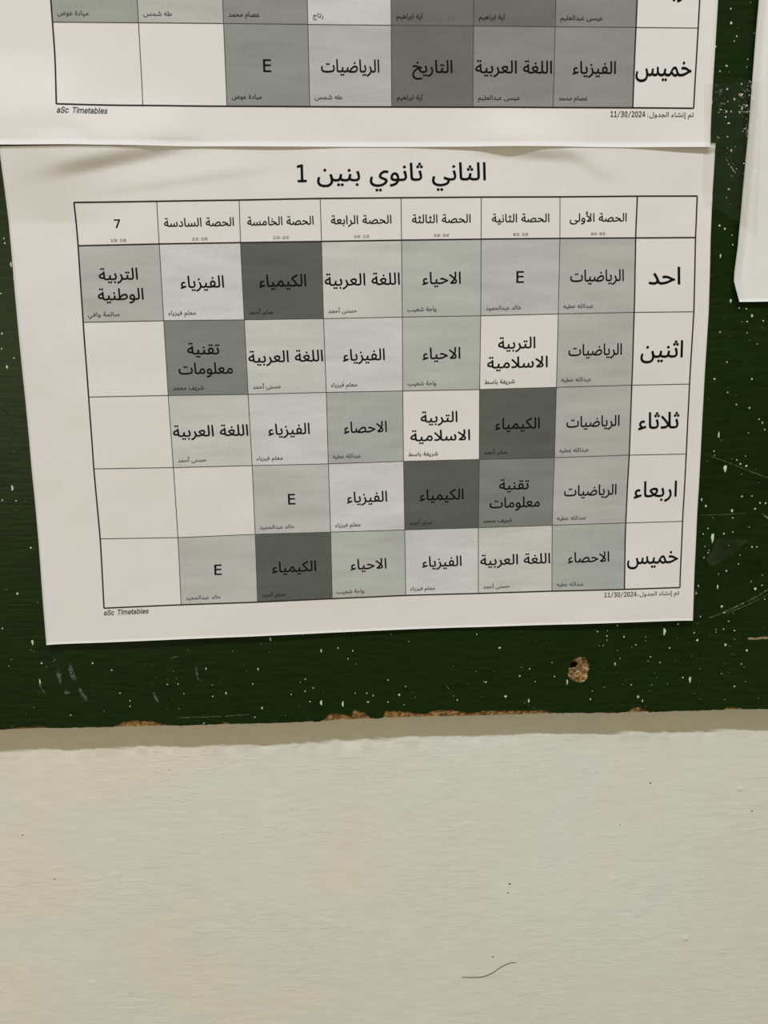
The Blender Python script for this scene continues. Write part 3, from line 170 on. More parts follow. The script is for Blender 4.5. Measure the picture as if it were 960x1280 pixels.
SMUDGES = [
    ([(-32.92, 208.24), (-32.84, 211.36), (-31.68, 214.54), (-30.39, 216.16)], 0.9),
    ([(-23.88, 203.57), (-23.89, 207.84), (-23.47, 211.37)], 1.8),
    ([(-18.38, 202.24), (-18.02, 206.53), (-16.51, 210.11)], 1.98),
    ([(-22.39, 215.53), (-19.5, 215.66)], 1.44),
    ([(-15.36, 213.68), (-14.17, 216.87), (-12.26, 220.11)], 1.8),
    ([(18.22, 217.11), (18.8, 219.51), (20.08, 222.34)], 1.08),
    ([(38.33, 205.38), (38.5, 208.92), (39.03, 212.48)], 0.9),
    ([(26.51, 201.77), (28.04, 200.66), (30.61, 200.18)], 0.58),
    ([(154.2, 219.41), (156.09, 221.91)], 0.58),
    ([(-26.15, 200.76), (-24.55, 198.89)], 1.08),
]
RING = [(-42.33, 84.96), (-38.23, 84.37), (-35.71, 86.15), (-34.02, 89.64), (-33.44, 94.17), (-35.36, 100.05), (-37.91, 105.24), (-40.53, 107.63), (-43.55, 107.2)]
RESIDUE = [(281.27, 152.38), (296.62, 153.64), (292.29, 157.73), (286.46, 162.56), (279.76, 165.82), (276.9, 162.62), (279.31, 158.08)]
CORE_EDGE = [(-52.89, 232.73), (-31.15, 232.94), (-2.0, 233.7), (34.81, 234.6), (87.03, 235.39), (124.82, 234.89), (170.65, 235.96), (208.13, 236.43), (232.71, 237.33), (272.03, 237.87), (311.81, 238.83)]
PAINT_EDGE = [(-52.89, 232.73), (-47.43, 232.39), (-45.92, 231.66), (-41.92, 231.57), (-39.06, 231.98), (-34.65, 231.39), (-32.19, 232.3), (-30.42, 232.86), (-16.6, 233.26), (-1.99, 233.62), (1.02, 232.63), (3.68, 231.36), (7.38, 230.93), (12.13, 231.27), (16.54, 231.35), (19.77, 232.7), (23.04, 233.45), (25.95, 234.27), (34.82, 234.52), (47.81, 234.55), (50.1, 233.29), (52.27, 234.6), (68.29, 235.01), (87.03, 235.23), (89.31, 234.48), (91.92, 235.41), (94.55, 235.33), (96.09, 234.39), (99.18, 231.62), (102.2, 231.39), (105.95, 232.29), (109.32, 233.37), (109.93, 231.58), (110.34, 229.98), (112.4, 230.56), (115.41, 231.42), (117.64, 233.14), (118.37, 234.8), (121.02, 235.04), (124.44, 234.67), (125.25, 231.46), (128.67, 231.21), (136.25, 232.36), (143.85, 233.52), (149.58, 232.27), (155.31, 232.0), (161.05, 233.07), (166.8, 234.15), (172.56, 233.39), (186.03, 233.79), (193.76, 234.34), (200.33, 234.23), (205.4, 235.69), (208.13, 236.22), (217.08, 236.42), (224.89, 237.06), (226.83, 236.66), (232.7, 237.25), (241.32, 237.27), (243.23, 236.16), (245.54, 235.03), (247.09, 234.68), (248.68, 235.17), (250.3, 236.48), (253.11, 237.72), (272.03, 237.87), (289.87, 238.22), (291.38, 236.87), (295.75, 236.95), (299.82, 238.33), (311.81, 238.75)]
HOLE = [(214.7, 210.39), (215.21, 209.36), (216.45, 208.39), (218.6, 208.14), (220.59, 208.38), (221.61, 209.92), (222.31, 211.46), (223.0, 213.0), (222.93, 214.32), (222.15, 215.99), (222.34, 218.65), (220.76, 220.48), (218.6, 221.15), (216.77, 220.5), (215.13, 219.86), (213.45, 218.08), (212.52, 216.71), (212.84, 215.22), (213.16, 213.53), (213.65, 211.48)]
PIT = (214.94, 212.47)
RIGHT_EDGE = [(284.05, -95.36), (284.43, -77.29), (283.99, -63.5), (283.72, -49.51), (283.52, -36.9), (283.24, -22.51), (282.63, -4.63), (282.17, 10.24), (281.66, 21.96), (280.68, 32.11), (280.68, 36.2), (283.47, 45.01)]
TAPE = [(263.87, -44.53), (288.99, -45.73), (290.84, 17.36), (265.71, 1.46)]
HAIR = [(163.7, 386.98), (169.17, 387.49), (174.65, 387.48), (179.69, 385.67), (184.72, 382.19), (189.34, 380.35), (192.29, 380.31)]
WALL_NUBS = [(282.3, 371.86, 1.0), (306.21, 287.22, 0.9), (-25.31, 377.54, 0.8), (45.83, 341.7, 0.6), (242.92, 334.81, 0.7), (166.05, 299.35, 0.5)]
WALL_DOTS = [(259.52, 281.75, 0.5), (313.33, 300.1, 0.5), (188.38, 334.35, 0.6), (187.61, 339.35, 0.5), (180.04, 376.18, 0.5), (-52.04, 293.56, 0.5), (20.89, 262.43, 0.3), (-38.88, 318.27, 0.4), (244.74, 304.05, 0.35)]
WALL_GROOVE = [(250.36, 353.81), (252.98, 355.85), (257.37, 359.41)]
COLUMNS = [0.0, 33.945, 67.89, 101.835, 135.78, 169.725, 203.67, 237.615, 264.0]
ROWS = [0.0, 17.383, 48.893, 80.404, 111.914, 143.425, 174.935]
PRINT_DRIFT = [[(0.37, 0.35), (0.07, 0.17), (0.14, 0.02), (-0.08, -0.33), (-0.04, -0.27), (0.08, -0.2), (-0.01, -0.01), (-0.38, 0.01), (-0.47, 0.19)], [(0.45, 0.16), (0.04, -0.1), (-0.14, -0.24), (-0.03, -0.34), (-0.01, -0.42), (0.1, -0.41), (0.38, -0.36), (-0.39, -0.16), (-0.5, 0.02)], [(0.05, -0.01), (-0.11, -0.13), (-0.02, 0.12), (-0.13, 0.2), (-0.06, 0.1), (0.19, 0.11), (0.36, -0.1), (0.11, -0.19), (0.43, -0.02)], [(-0.17, 0.01), (-0.22, 0.08), (0.16, 0.39), (0.16, 0.34), (-0.24, 0.41), (-0.14, 0.52), (0.25, 0.31), (0.32, 0.09), (0.14, 0.12)], [(-0.47, -0.16), (-0.02, 0.21), (0.48, 0.24), (0.14, 0.39), (-0.3, 0.17), (-0.13, 0.25), (0.03, 0.32), (0.37, 0.05), (0.34, 0.23)], [(-0.11, -0.21), (0.07, 0.37), (0.43, -0.08), (0.3, -0.01), (-0.16, -0.03), (-0.46, 0.09), (-0.37, 0.03), (-0.11, 0.0), (0.14, 0.03)], [(-0.62, 0.08), (-0.23, -0.2), (0.16, -0.16), (0.13, -0.41), (-0.04, -0.64), (-0.39, -0.38), (-0.02, -0.42), (0.01, -0.18), (0.04, -0.05)]]

# ------------------------------------------------------------------ helpers
rng = random.Random(7)

def _hash(ix, iy, seed):
    n = (ix.astype(np.int64) * 374761393 + iy.astype(np.int64) * 668265263 + seed * 974634777) & 0x7fffffff
    n = ((n ^ (n >> 13)) * 1274126177) & 0x7fffffff
    n = (n ^ (n >> 16)) & 0xffff
    return n / 65535.0 * 2 - 1

def noise(x, y, seed=0):
    x = np.asarray(x, float); y = np.asarray(y, float)
    ix = np.floor(x); iy = np.floor(y); fx = x - ix; fy = y - iy
    fx = fx * fx * fx * (fx * (fx * 6 - 15) + 10); fy = fy * fy * fy * (fy * (fy * 6 - 15) + 10)
    a = _hash(ix, iy, seed); b = _hash(ix + 1, iy, seed); c = _hash(ix, iy + 1, seed); e = _hash(ix + 1, iy + 1, seed)
    return (a * (1 - fx) + b * fx) * (1 - fy) + (c * (1 - fx) + e * fx) * fy

def lin(c):
    return tuple(((x / 255.0) / 12.92 if x <= 10 else ((x / 255.0 + 0.055) / 1.055) ** 2.4) for x in c)

def make_mesh(name, verts, faces, mat, parent=None, smooth=False):
    me = bpy.data.meshes.new(name)
    off = Vector(parent.location) if parent else Vector((0, 0, 0))
    if parent and parent.parent: off = off + Vector(parent.parent.location)
    if isinstance(verts, np.ndarray): verts = (verts - np.array(off)).tolist()
    else: verts = [(x - off[0], y - off[1], z - off[2]) for x, y, z in verts]
    me.from_pydata(verts, [], faces)
    me.materials.append(mat)
    if smooth: me.polygons.foreach_set('use_smooth', [True] * len(me.polygons))
    me.update()
    o = bpy.data.objects.new(name, me); C.objects.link(o)
    if parent: o.parent = parent
    return o

def thing(name, label, category, base, group=None):
    o = bpy.data.objects.new(name, None); C.objects.link(o); o.empty_display_size = 0.02
    o.location = base; o['label'] = label; o['category'] = category
    if group: o['group'] = group
    return o

def grid_faces(nu, nv):
    return [(j * nu + i, j * nu + i + 1, (j + 1) * nu + i + 1, (j + 1) * nu + i) for j in range(nv - 1) for i in range(nu - 1)]

def nodes(name):
    m = bpy.data.materials.new(name); m.use_nodes = True
    nt = m.node_tree; b = nt.nodes['Principled BSDF']
    return m, nt, b

def add(nt, kind, **kw):
    n = nt.nodes.new(kind)
    for k, v in kw.items():
        if k in n.inputs: n.inputs[k].default_value = v
        else: setattr(n, k, v)
    return n

def tex_noise(nt, scale, stretch=(1, 1, 1), detail=3.0, rough=0.5):
    tc = add(nt, 'ShaderNodeTexCoord'); mp = add(nt, 'ShaderNodeMapping')
    mp.inputs['Scale'].default_value = stretch
    nt.links.new(tc.outputs['Object'], mp.inputs['Vector'])
    n = add(nt, 'ShaderNodeTexNoise'); n.inputs['Scale'].default_value = scale
    n.inputs['Detail'].default_value = detail; n.inputs['Roughness'].default_value = rough
    nt.links.new(mp.outputs['Vector'], n.inputs['Vector'])
    return n

def ramp(nt, fac, stops):
    r = add(nt, 'ShaderNodeValToRGB'); cr = r.color_ramp
    while len(cr.elements) < len(stops): cr.elements.new(0.5)
    for e, (p, c) in zip(cr.elements, stops):
        e.position = p; e.color = (c[0], c[1], c[2], 1)
    nt.links.new(fac, r.inputs['Fac'])
    return r

def mix(nt, fac, a, b, blend='MIX'):
    n = add(nt, 'ShaderNodeMix'); n.data_type = 'RGBA'; n.blend_type = blend
    for s, v in ((n.inputs[0], fac), (n.inputs[6], a), (n.inputs[7], b)):
        if isinstance(v, (int, float)): s.default_value = v
        elif isinstance(v, tuple): s.default_value = (v[0], v[1], v[2], 1)
        else: nt.links.new(v, s)
    return n.outputs[2]

def bump(nt, b, h, strength, dist):
    n = add(nt, 'ShaderNodeBump'); n.inputs['Strength'].default_value = strength; n.inputs['Distance'].default_value = dist
    nt.links.new(h, n.inputs['Height'])
    return n

# ------------------------------------------------------------------ materials
def paper_mat(name, col, dark=0.94):
    m, nt, b = nodes(name)
    n = tex_noise(nt, 14, detail=4)
    c = ramp(nt, n.outputs['Fac'], [(0.3, tuple(x * dark for x in col)), (0.7, col)])
    nt.links.new(c.outputs['Color'], b.inputs['Base Color'])
    b.inputs['Roughness'].default_value = 0.75
    b.inputs['Specular IOR Level'].default_value = 0.25
    f = tex_noise(nt, 45, detail=2)
    bp = bump(nt, b, f.outputs['Fac'], 0.35, 0.0008)
    nt.links.new(bp.outputs['Normal'], b.inputs['Normal'])
    return m
M_PAPER = paper_mat('white_paper', (0.805, 0.775, 0.75), 0.965)
M_PAPER_B = paper_mat('blank_white_paper', (0.80, 0.78, 0.75), 0.97)

_tone = {}
def tone_mat(rgb):
    """toner shading: the grey of a printed cell, with the faint streaks of a copier"""
    if rgb in _tone: return _tone[rgb]
    base = lin(rgb); k = [0.80 / x for x in lin((208, 204, 197))]
    col = tuple(a * b for a, b in zip(base, k))
    m, nt, b = nodes('printed_grey')
    n1 = tex_noise(nt, 30, (1, 1, 5), detail=3); n2 = tex_noise(nt, 1500, detail=1)
    c1 = ramp(nt, n1.outputs['Fac'], [(0.3, tuple(x * 0.90 for x in col)), (0.7, tuple(x * 1.09 for x in col))])
    c2 = ramp(nt, n2.outputs['Fac'], [(0.35, (0.96,) * 3), (0.65, (1.03,) * 3)])
    nt.links.new(mix(nt, 1.0, c1.outputs['Color'], c2.outputs['Color'], 'MULTIPLY'), b.inputs['Base Color'])
    b.inputs['Roughness'].default_value = 0.7; b.inputs['Specular IOR Level'].default_value = 0.25
    _tone[rgb] = m
    return m

def flat_mat(name, col, rough=0.7, spec=0.3, vary=0.15, scale=400):
    m, nt, b = nodes(name)
    n = tex_noise(nt, scale, detail=2)
    c = ramp(nt, n.outputs['Fac'], [(0.3, tuple(x * (1 - vary) for x in col)), (0.7, tuple(min(1, x * (1 + vary)) for x in col))])
    nt.links.new(c.outputs['Color'], b.inputs['Base Color'])
    b.inputs['Roughness'].default_value = rough; b.inputs['Specular IOR Level'].default_value = spec
    return m
M_INK = flat_mat('black_toner', (0.006, 0.0055, 0.0055), 0.8, 0.08)
M_LINE = flat_mat('line_toner', (0.030, 0.026, 0.027), 0.8, 0.1)
M_THIN = flat_mat('thin_line_toner', (0.085, 0.078, 0.075), 0.8, 0.1)
M_SMALL = flat_mat('small_print_toner', (0.075, 0.072, 0.068), 0.8, 0.1)
M_SMALL_D = flat_mat('small_print_toner_on_dark', (0.022, 0.022, 0.020), 0.8, 0.08)
M_FLECK = flat_mat('whitewash_fleck', (0.62, 0.66, 0.55), 0.6, 0.3, 0.2, 900)
M_BEIGE = flat_mat('bare_scratch', (0.30, 0.22, 0.13), 0.8, 0.2, 0.25, 900)
M_HAIR = flat_mat('dark_hair', (0.06, 0.05, 0.035), 0.5, 0.4)
M_DOT = flat_mat('brown_speck', (0.10, 0.07, 0.05), 0.8, 0.2)
M_RING = flat_mat('dark_ring_mark', (0.010, 0.018, 0.004), 0.55, 0.3)

def veil_mat(name, col, alpha, scale=500, stretch=(1, 1, 1)):
    """thin smear: patches of it let the paint below show through"""
    m, nt, b = nodes(name)
    b.inputs['Base Color'].default_value = (*col, 1); b.inputs['Roughness'].default_value = 0.8
    n = tex_noise(nt, scale, stretch, detail=3)
    r = ramp(nt, n.outputs['Fac'], [(0.3, (0, 0, 0)), (0.75, (alpha,) * 3)])
    nt.links.new(r.outputs['Color'], b.inputs['Alpha'])
    return m
M_SCRATCH = veil_mat('pale_scratch', (0.22, 0.30, 0.17), 0.8, 700)
M_CHALK = veil_mat('chalk_smudge', (0.30, 0.36, 0.30), 0.42, 600)
M_RESIDUE = veil_mat('glue_residue', (0.10, 0.10, 0.06), 0.38, 60)

# board paint: dark green gloss, rolled on in level strokes
M_GREEN, nt, b = nodes('green_gloss_paint')
n1 = tex_noise(nt, 9, (1, 1, 1.6), detail=4); n2 = tex_noise(nt, 260, (0.35, 1, 2.2), detail=3)
c1 = ramp(nt, n1.outputs['Fac'], [(0.3, (0.0070, 0.0190, 0.0024)), (0.7, (0.0092, 0.0240, 0.0034))])
c2 = ramp(nt, n2.outputs['Fac'], [(0.3, (0.72,) * 3), (0.7, (1.25,) * 3)])
nt.links.new(mix(nt, 1.0, c1.outputs['Color'], c2.outputs['Color'], 'MULTIPLY'), b.inputs['Base Color'])
rr = add(nt, 'ShaderNodeMapRange'); rr.inputs[3].default_value = 0.30; rr.inputs[4].default_value = 0.44
nt.links.new(n1.outputs['Fac'], rr.inputs[0]); nt.links.new(rr.outputs[0], b.inputs['Roughness'])
b.inputs['Specular IOR Level'].default_value = 0.14
bp = bump(nt, b, n2.outputs['Fac'], 0.5, 0.00025)
nt.links.new(bp.outputs['Normal'], b.inputs['Normal'])

# chipboard: packed chips of brown and straw
def chip_mat(name, dark, mid, light):
    m, nt, b = nodes(name)
    tc = add(nt, 'ShaderNodeTexCoord'); mp = add(nt, 'ShaderNodeMapping'); mp.inputs['Scale'].default_value = (0.7, 1, 1.5)
    nt.links.new(tc.outputs['Object'], mp.inputs['Vector'])
    vo = add(nt, 'ShaderNodeTexVoronoi'); vo.inputs['Scale'].default_value = 900; nt.links.new(mp.outputs['Vector'], vo.inputs['Vector'])
    n = tex_noise(nt, 500, detail=4)
    c = ramp(nt, n.outputs['Fac'], [(0.32, dark), (0.5, mid), (0.68, light)])
    c2 = ramp(nt, vo.outputs['Distance'], [(0.0, (1.25,) * 3), (0.8, (0.45,) * 3)])
    nt.links.new(mix(nt, 1.0, c.outputs['Color'], c2.outputs['Color'], 'MULTIPLY'), b.inputs['Base Color'])
    b.inputs['Roughness'].default_value = 0.85
    bp = bump(nt, b, n.outputs['Fac'], 0.8, 0.0006); nt.links.new(bp.outputs['Normal'], b.inputs['Normal'])
    return m
M_CHIP = chip_mat('raw_chipboard', (0.12, 0.055, 0.012), (0.33, 0.17, 0.045), (0.55, 0.33, 0.12))
M_CRATER = chip_mat('torn_chipboard', (0.09, 0.04, 0.010), (0.36, 0.20, 0.06), (0.72, 0.56, 0.32))

# wall: cream limewash over plaster
M_WALL, nt, b = nodes('cream_wall_paint')
n1 = tex_noise(nt, 7, detail=3); n2 = tex_noise(nt, 3.2, detail=2); n3 = tex_noise(nt, 150, (0.5, 1, 1.4), detail=4)
base = ramp(nt, n1.outputs['Fac'], [(0.32, (0.750, 0.745, 0.670)), (0.52, (0.752, 0.765, 0.705)), (0.70, (0.780, 0.745, 0.650))])
warm = ramp(nt, n2.outputs['Fac'], [(0.35, (1.0, 1.0, 1.0)), (0.62, (1.0, 0.965, 0.93))])
fine = ramp(nt, n3.outputs['Fac'], [(0.3, (0.97,) * 3), (0.7, (1.03,) * 3)])
x = mix(nt, 1.0, base.outputs['Color'], warm.outputs['Color'], 'MULTIPLY')
nt.links.new(mix(nt, 1.0, x, fine.outputs['Color'], 'MULTIPLY'), b.inputs['Base Color'])
b.inputs['Roughness'].default_value = 0.75; b.inputs['Specular IOR Level'].default_value = 0.3
g1 = tex_noise(nt, 300, (0.42, 1, 1.2), detail=5, rough=0.6)
g2 = tex_noise(nt, 190, (0.32, 1, 1.4), detail=4, rough=0.55); g3 = tex_noise(nt, 28, (0.7, 1, 1), detail=2)
hair = ramp(nt, g2.outputs['Fac'], [(0.50, (0, 0, 0)), (0.55, (1, 1, 1)), (0.60, (0.35, 0.35, 0.35))])
patchy = ramp(nt, g3.outputs['Fac'], [(0.40, (0.05,) * 3), (0.62, (1, 1, 1))])
bp = bump(nt, b, g1.outputs['Fac'], 0.5, 0.0004)
bp2 = bump(nt, b, mix(nt, 1.0, hair.outputs['Color'], patchy.outputs['Color'], 'MULTIPLY'), 0.42, 0.00022)
nt.links.new(bp.outputs['Normal'], bp2.inputs['Normal']); nt.links.new(bp2.outputs['Normal'], b.inputs['Normal'])

# clear adhesive tape
M_TAPE = bpy.data.materials.new('clear_tape_film'); M_TAPE.use_nodes = True
nt = M_TAPE.node_tree; nt.nodes.clear()
out = add(nt, 'ShaderNodeOutputMaterial'); tr = add(nt, 'ShaderNodeBsdfTransparent'); gl = add(nt, 'ShaderNodeBsdfGlossy')
tr.inputs['Color'].default_value = (0.985, 0.985, 0.975, 1); gl.inputs['Roughness'].default_value = 0.17
fr = add(nt, 'ShaderNodeFresnel')
ge = add(nt, 'ShaderNodeNewGeometry'); io = add(nt, 'ShaderNodeMapRange'); io.inputs[3].default_value = 1.5; io.inputs[4].default_value = 1 / 1.5
nt.links.new(ge.outputs['Backfacing'], io.inputs[0]); nt.links.new(io.outputs[0], fr.inputs['IOR'])   # a film has the same gloss from either side
mx = add(nt, 'ShaderNodeMixShader')
nt.links.new(fr.outputs[0], mx.inputs[0]); nt.links.new(tr.outputs[0], mx.inputs[1]); nt.links.new(gl.outputs[0], mx.inputs[2])
nt.links.new(mx.outputs[0], out.inputs['Surface'])

# ------------------------------------------------------------------ wall behind everything
def wall_height(u, v):
    """relief of the plaster in mm, towards the room"""
    fade = np.clip((900 - np.abs(u - 130)) / 500, 0, 1)
    broad = 0.18 * noise(u / 45, v / 38, 1) + 0.06 * noise(u / 17, v / 13, 2)
    patch = np.clip(noise(u / 60 + 3, v / 50, 5) * 1.6 + 0.45, 0, 1)
    vv = v + 1.6 * noise(u / 28, v / 28, 9) - 0.05 * u
    ridge = 0.030 * noise(u / 9, vv / 1.5, 3) * patch + 0.018 * noise(u / 3.2, vv / 1.6, 4)
    pits = -0.10 * np.clip(noise(u / 3.2, v / 3.0, 6) - 0.72, 0, 1) / 0.28
    # paint built up in a ragged lip where the brush ran along under the board
    edge = 252.0 + 0.016 * (u - 125)
    lip = np.exp(-((v - edge) / 3.2) ** 2) * (0.55 * noise(u / 8.5, 0.3, 7) + 0.40 * noise(u / 3.9, 2.3, 8) + 0.25 * noise(u / 1.8, 5.3, 11))
    h = (broad + ridge + pits) * fade + lip
    for (pu, pv, r) in WALL_NUBS:
        h = h + 1.3 * r * np.exp(-((u - pu) ** 2 + (v - pv) ** 2) / (0.75 * r) ** 2)
    for k in range(len(WALL_GROOVE) - 1):
        a = WALL_GROOVE[k]; c = WALL_GROOVE[k + 1]
        dx, dy = c[0] - a[0], c[1] - a[1]; t = np.clip(((u - a[0]) * dx + (v - a[1]) * dy) / (dx * dx + dy * dy), 0, 1)
        dist = np.hypot(u - a[0] - t * dx, v - a[1] - t * dy)
        h = h - 0.25 * np.exp(-(dist / 0.5) ** 2)
    return h

xs = np.concatenate([np.linspace(-1400, -160, 20)[:-1], np.arange(-160, 440, 1.1), np.linspace(440, 1600, 20)])
zv = np.concatenate([np.linspace(-1250, 215, 20)[:-1], np.arange(215, 470, 0.85), np.linspace(470, 1440, 18)])
# the wall itself is plumb: its grid runs with the floor, the relief is looked up in board millimetres
XX, VV = np.meshgrid(xs, zv)
uu = XX * CT - VV * ST; v2 = XX * ST + VV * CT       # world mm (x right, down) -> u, v
hh = wall_height(uu, v2)
wv = np.stack([XX / 1000.0, -(hh) / 1000.0, Z0 - VV / 1000.0], -1).reshape(-1, 3)
wall = make_mesh('wall_back', wv, grid_faces(len(xs), len(zv))[::1], M_WALL, smooth=True)
wall['kind'] = 'structure'

def wall_point(u, v, up=0.0):
    return W(u, v, float(wall_height(np.array(u), np.array(v))) - BOARD_T + up)

# ------------------------------------------------------------------ flat strokes and flecks
def resample(pts, step):
    out = [pts[0]]
    for a, c in zip(pts, pts[1:]):
        n = max(1, int(math.dist(a, c) / step))
        out += [(a[0] + (c[0] - a[0]) * k / n, a[1] + (c[1] - a[1]) * k / n) for k in range(1, n + 1)]
    return out

def smooth_line(pts, step=0.8):
    """Catmull-Rom through the points"""
    P = [pts[0]] + list(pts) + [pts[-1]]; out = []
    for k in range(1, len(P) - 2):
        n = max(2, int(math.dist(P[k], P[k + 1]) / step))
        for j in range(n):
            t = j / n
            out.append(tuple(0.5 * (2 * P[k][i] + (P[k + 1][i] - P[k - 1][i]) * t + (2 * P[k - 1][i] - 5 * P[k][i] + 4 * P[k + 1][i] - P[k + 2][i]) * t * t
                             + (3 * P[k][i] - P[k - 1][i] - 3 * P[k + 1][i] + P[k + 2][i]) * t ** 3) for i in range(2)))
    out.append(pts[-1])
    return out

def stroke(name, pts, width, mat, parent, h=0.05, taper=True, wob=0.25):
    L = smooth_line(pts); V = []; F = []
    for k, p in enumerate(L):
        a = L[max(0, k - 1)]; c = L[min(len(L) - 1, k + 1)]
        dx, dy = c[0] - a[0], c[1] - a[1]; l = math.hypot(dx, dy) or 1
        t = k / (len(L) - 1); w = width / 2 * (1 + wob * float(noise(p[0] * 0.9, p[1] * 0.9, 21)))
        if taper: w *= 0.15 + 0.85 * math.sin(math.pi * min(max(t, 0.0), 1.0)) ** 0.5
        V += [W(p[0] - dy / l * w, p[1] + dx / l * w, h), W(p[0], p[1], h + 0.03), W(p[0] + dy / l * w, p[1] - dx / l * w, h)]
        if k: b0 = 3 * (k - 1); F += [(b0, b0 + 1, b0 + 4, b0 + 3), (b0 + 1, b0 + 2, b0 + 5, b0 + 4)]
    return make_mesh(name, V, F, mat, parent)

# ------------------------------------------------------------------ the green board
board = thing('notice_board', 'dark green painted chipboard board on the cream wall with chipped lower edge', 'board', W(130, 240, -BOARD_T))
UL, UR, VT = -420.0, 900.0, -620.0

def profile(pts, u):
    return float(np.interp(u, [p[0] for p in pts], [p[1] for p in pts]))
def core_edge(u):
    if u < CORE_EDGE[0][0]: return CORE_EDGE[0][1] + (u - CORE_EDGE[0][0]) * 0.0203
    if u > CORE_EDGE[-1][0]: return CORE_EDGE[-1][1] + (u - CORE_EDGE[-1][0]) * 0.0203
    return profile(CORE_EDGE, u)
def paint_edge(u):
    if u < PAINT_EDGE[0][0] or u > PAINT_EDGE[-1][0]:
        return core_edge(u) + 0.25 - 1.6 * max(0, float(noise(u / 9, 0.5, 31)) - 0.45)
    return min(profile(PAINT_EDGE, u), core_edge(u) + 0.45) + 0.22 * float(noise(u / 1.3, 0.5, 32)) + 0.12 * float(noise(u / 0.5, 1.5, 33))

us = list(np.arange(UL, -60, 6)) + list(np.arange(-60, 320, 0.45)) + list(np.arange(320, UR, 6)) + [UR]
def holed_panel(name, edge, hole, h_front, h_back, mat, parent):
    """a sheet with a ragged lower edge and a hole through it, given real thickness"""
    outer = [(UL, VT), (UR, VT)] + [(u, edge(u)) for u in reversed(us)]
    hv = list(hole)
    pts = [Vector(p) for p in outer + hv]
    no = len(outer)
    edges = [(i, (i + 1) % no) for i in range(no)] + [(no + i, no + (i + 1) % len(hv)) for i in range(len(hv))]
    vs_, es_, fs_, *_ = delaunay_2d_cdt(pts, edges, [], 2, 1e-6)
    # drop what fell inside the hole
    cx = sum(p[0] for p in hv) / len(hv); cy = sum(p[1] for p in hv) / len(hv)
    def inside(p):
        s = False
        for i in range(len(hv)):
            a = hv[i]; c = hv[i - 1]
            if (a[1] > p[1]) != (c[1] > p[1]) and p[0] < (c[0] - a[0]) * (p[1] - a[1]) / (c[1] - a[1]) + a[0]: s = not s
        return s
    fs_ = [t for t in fs_ if not inside((sum(vs_[i][0] for i in t) / len(t), sum(vs_[i][1] for i in t) / len(t)))]
    n = len(vs_)
    V = [W(p[0], p[1], h_front) for p in vs_] + [W(p[0], p[1], h_back) for p in vs_]
    F = [tuple(reversed(t)) for t in fs_] + [tuple(i + n for i in t) for t in fs_]
    cnt = {}
    for t in fs_:
        for i in range(len(t)):
            e = (t[i], t[(i + 1) % len(t)]); cnt[tuple(sorted(e))] = cnt.get(tuple(sorted(e)), []) + [e]
    for k, e in cnt.items():
        if len(e) == 1: a, c = e[0]; F.append((a, c, c + n, a + n))
    return make_mesh(name, V, F, mat, parent)

core = holed_panel('chipboard_core', lambda u: core_edge(u) + 0.12 * float(noise(u / 0.8, 3.5, 35)), HOLE, -0.9, -BOARD_T + 0.35, M_CHIP, board)
face = holed_panel('painted_face', paint_edge, HOLE, 0.0, -0.88, M_GREEN, board)

# torn chipboard where the painted skin has broken away along the lower edge
def chipped(u0, u1):
    uu_ = np.arange(u0, u1, 0.35); V = []
    n = 9
    for j in range(n):
        for u in uu_:
            t = j / (n - 1); top = paint_edge(u) - 0.5; bot = core_edge(u) + 0.05
            v = top + (bot - top) * t
            h = -0.45 - 0.40 * t + 0.35 * float(noise(u / 0.7, v / 0.5, 41))
            h = min(h, -0.1)
            if j == 0: h = -0.86
            V.append(W(u, v, h))
    return make_mesh('exposed_chipboard', V, grid_faces(len(uu_), n), M_CHIP, board)
start = None
for u in np.arange(-55, 315, 0.35):
    gap = core_edge(u) - min(profile(PAINT_EDGE, u), core_edge(u))
    if gap > 0.55 and start is None: start = u
    if (gap <= 0.55 or u > 314) and start is not None:
        if u - start > 1.5:
            chipped(start - 0.4, u + 0.4)
        start = None

# the torn screw hole: a shallow crater with a dark pit on its left
hc = (sum(p[0] for p in HOLE) / len(HOLE), sum(p[1] for p in HOLE) / len(HOLE))
rim = resample(list(HOLE) + [HOLE[0]], 0.35)[:-1]
V = []; NR = 44
for k in range(NR + 1):
    t = k / NR
    for p in rim:
        u = p[0] + (hc[0] - p[0]) * t; v = p[1] + (hc[1] - p[1]) * t
        h = -0.25 - 1.4 * (1 - (1 - min(1, t * 1.5)) ** 2) + 0.45 * float(noise(u / 0.8, v / 0.7, 51)) + 0.25 * float(noise(u / 0.35, v / 0.35, 52))
        # lower lobe is only skin deep
        if v > 216.5: h = max(h, -0.75 + 0.3 * float(noise(u / 0.6, v / 0.6, 54)))
        q = math.hypot((u - PIT[0] - 0.5) / 2.6, (v - PIT[1] + 0.1) / 2.2)
        h -= 8.5 / (1 + math.exp((q - 0.8) * 30))
        if t == 0: h = -0.15
        dp = max(0.0, -h - 2.4)                      # pit slanted away from the ceiling light, so its inside stays dark
        V.append(W(u + 0.30 * dp, v + 0.38 * dp, min(h, -0.05) if t else -0.15))
n = len(rim)
F = [(k * n + i, k * n + (i + 1) % n, (k + 1) * n + (i + 1) % n, (k + 1) * n + i) for k in range(NR) for i in range(n)]
sh = make_mesh('screw_hole', V, F, M_CRATER, board)
sh['label'] = 'torn round screw hole with a dark pit'

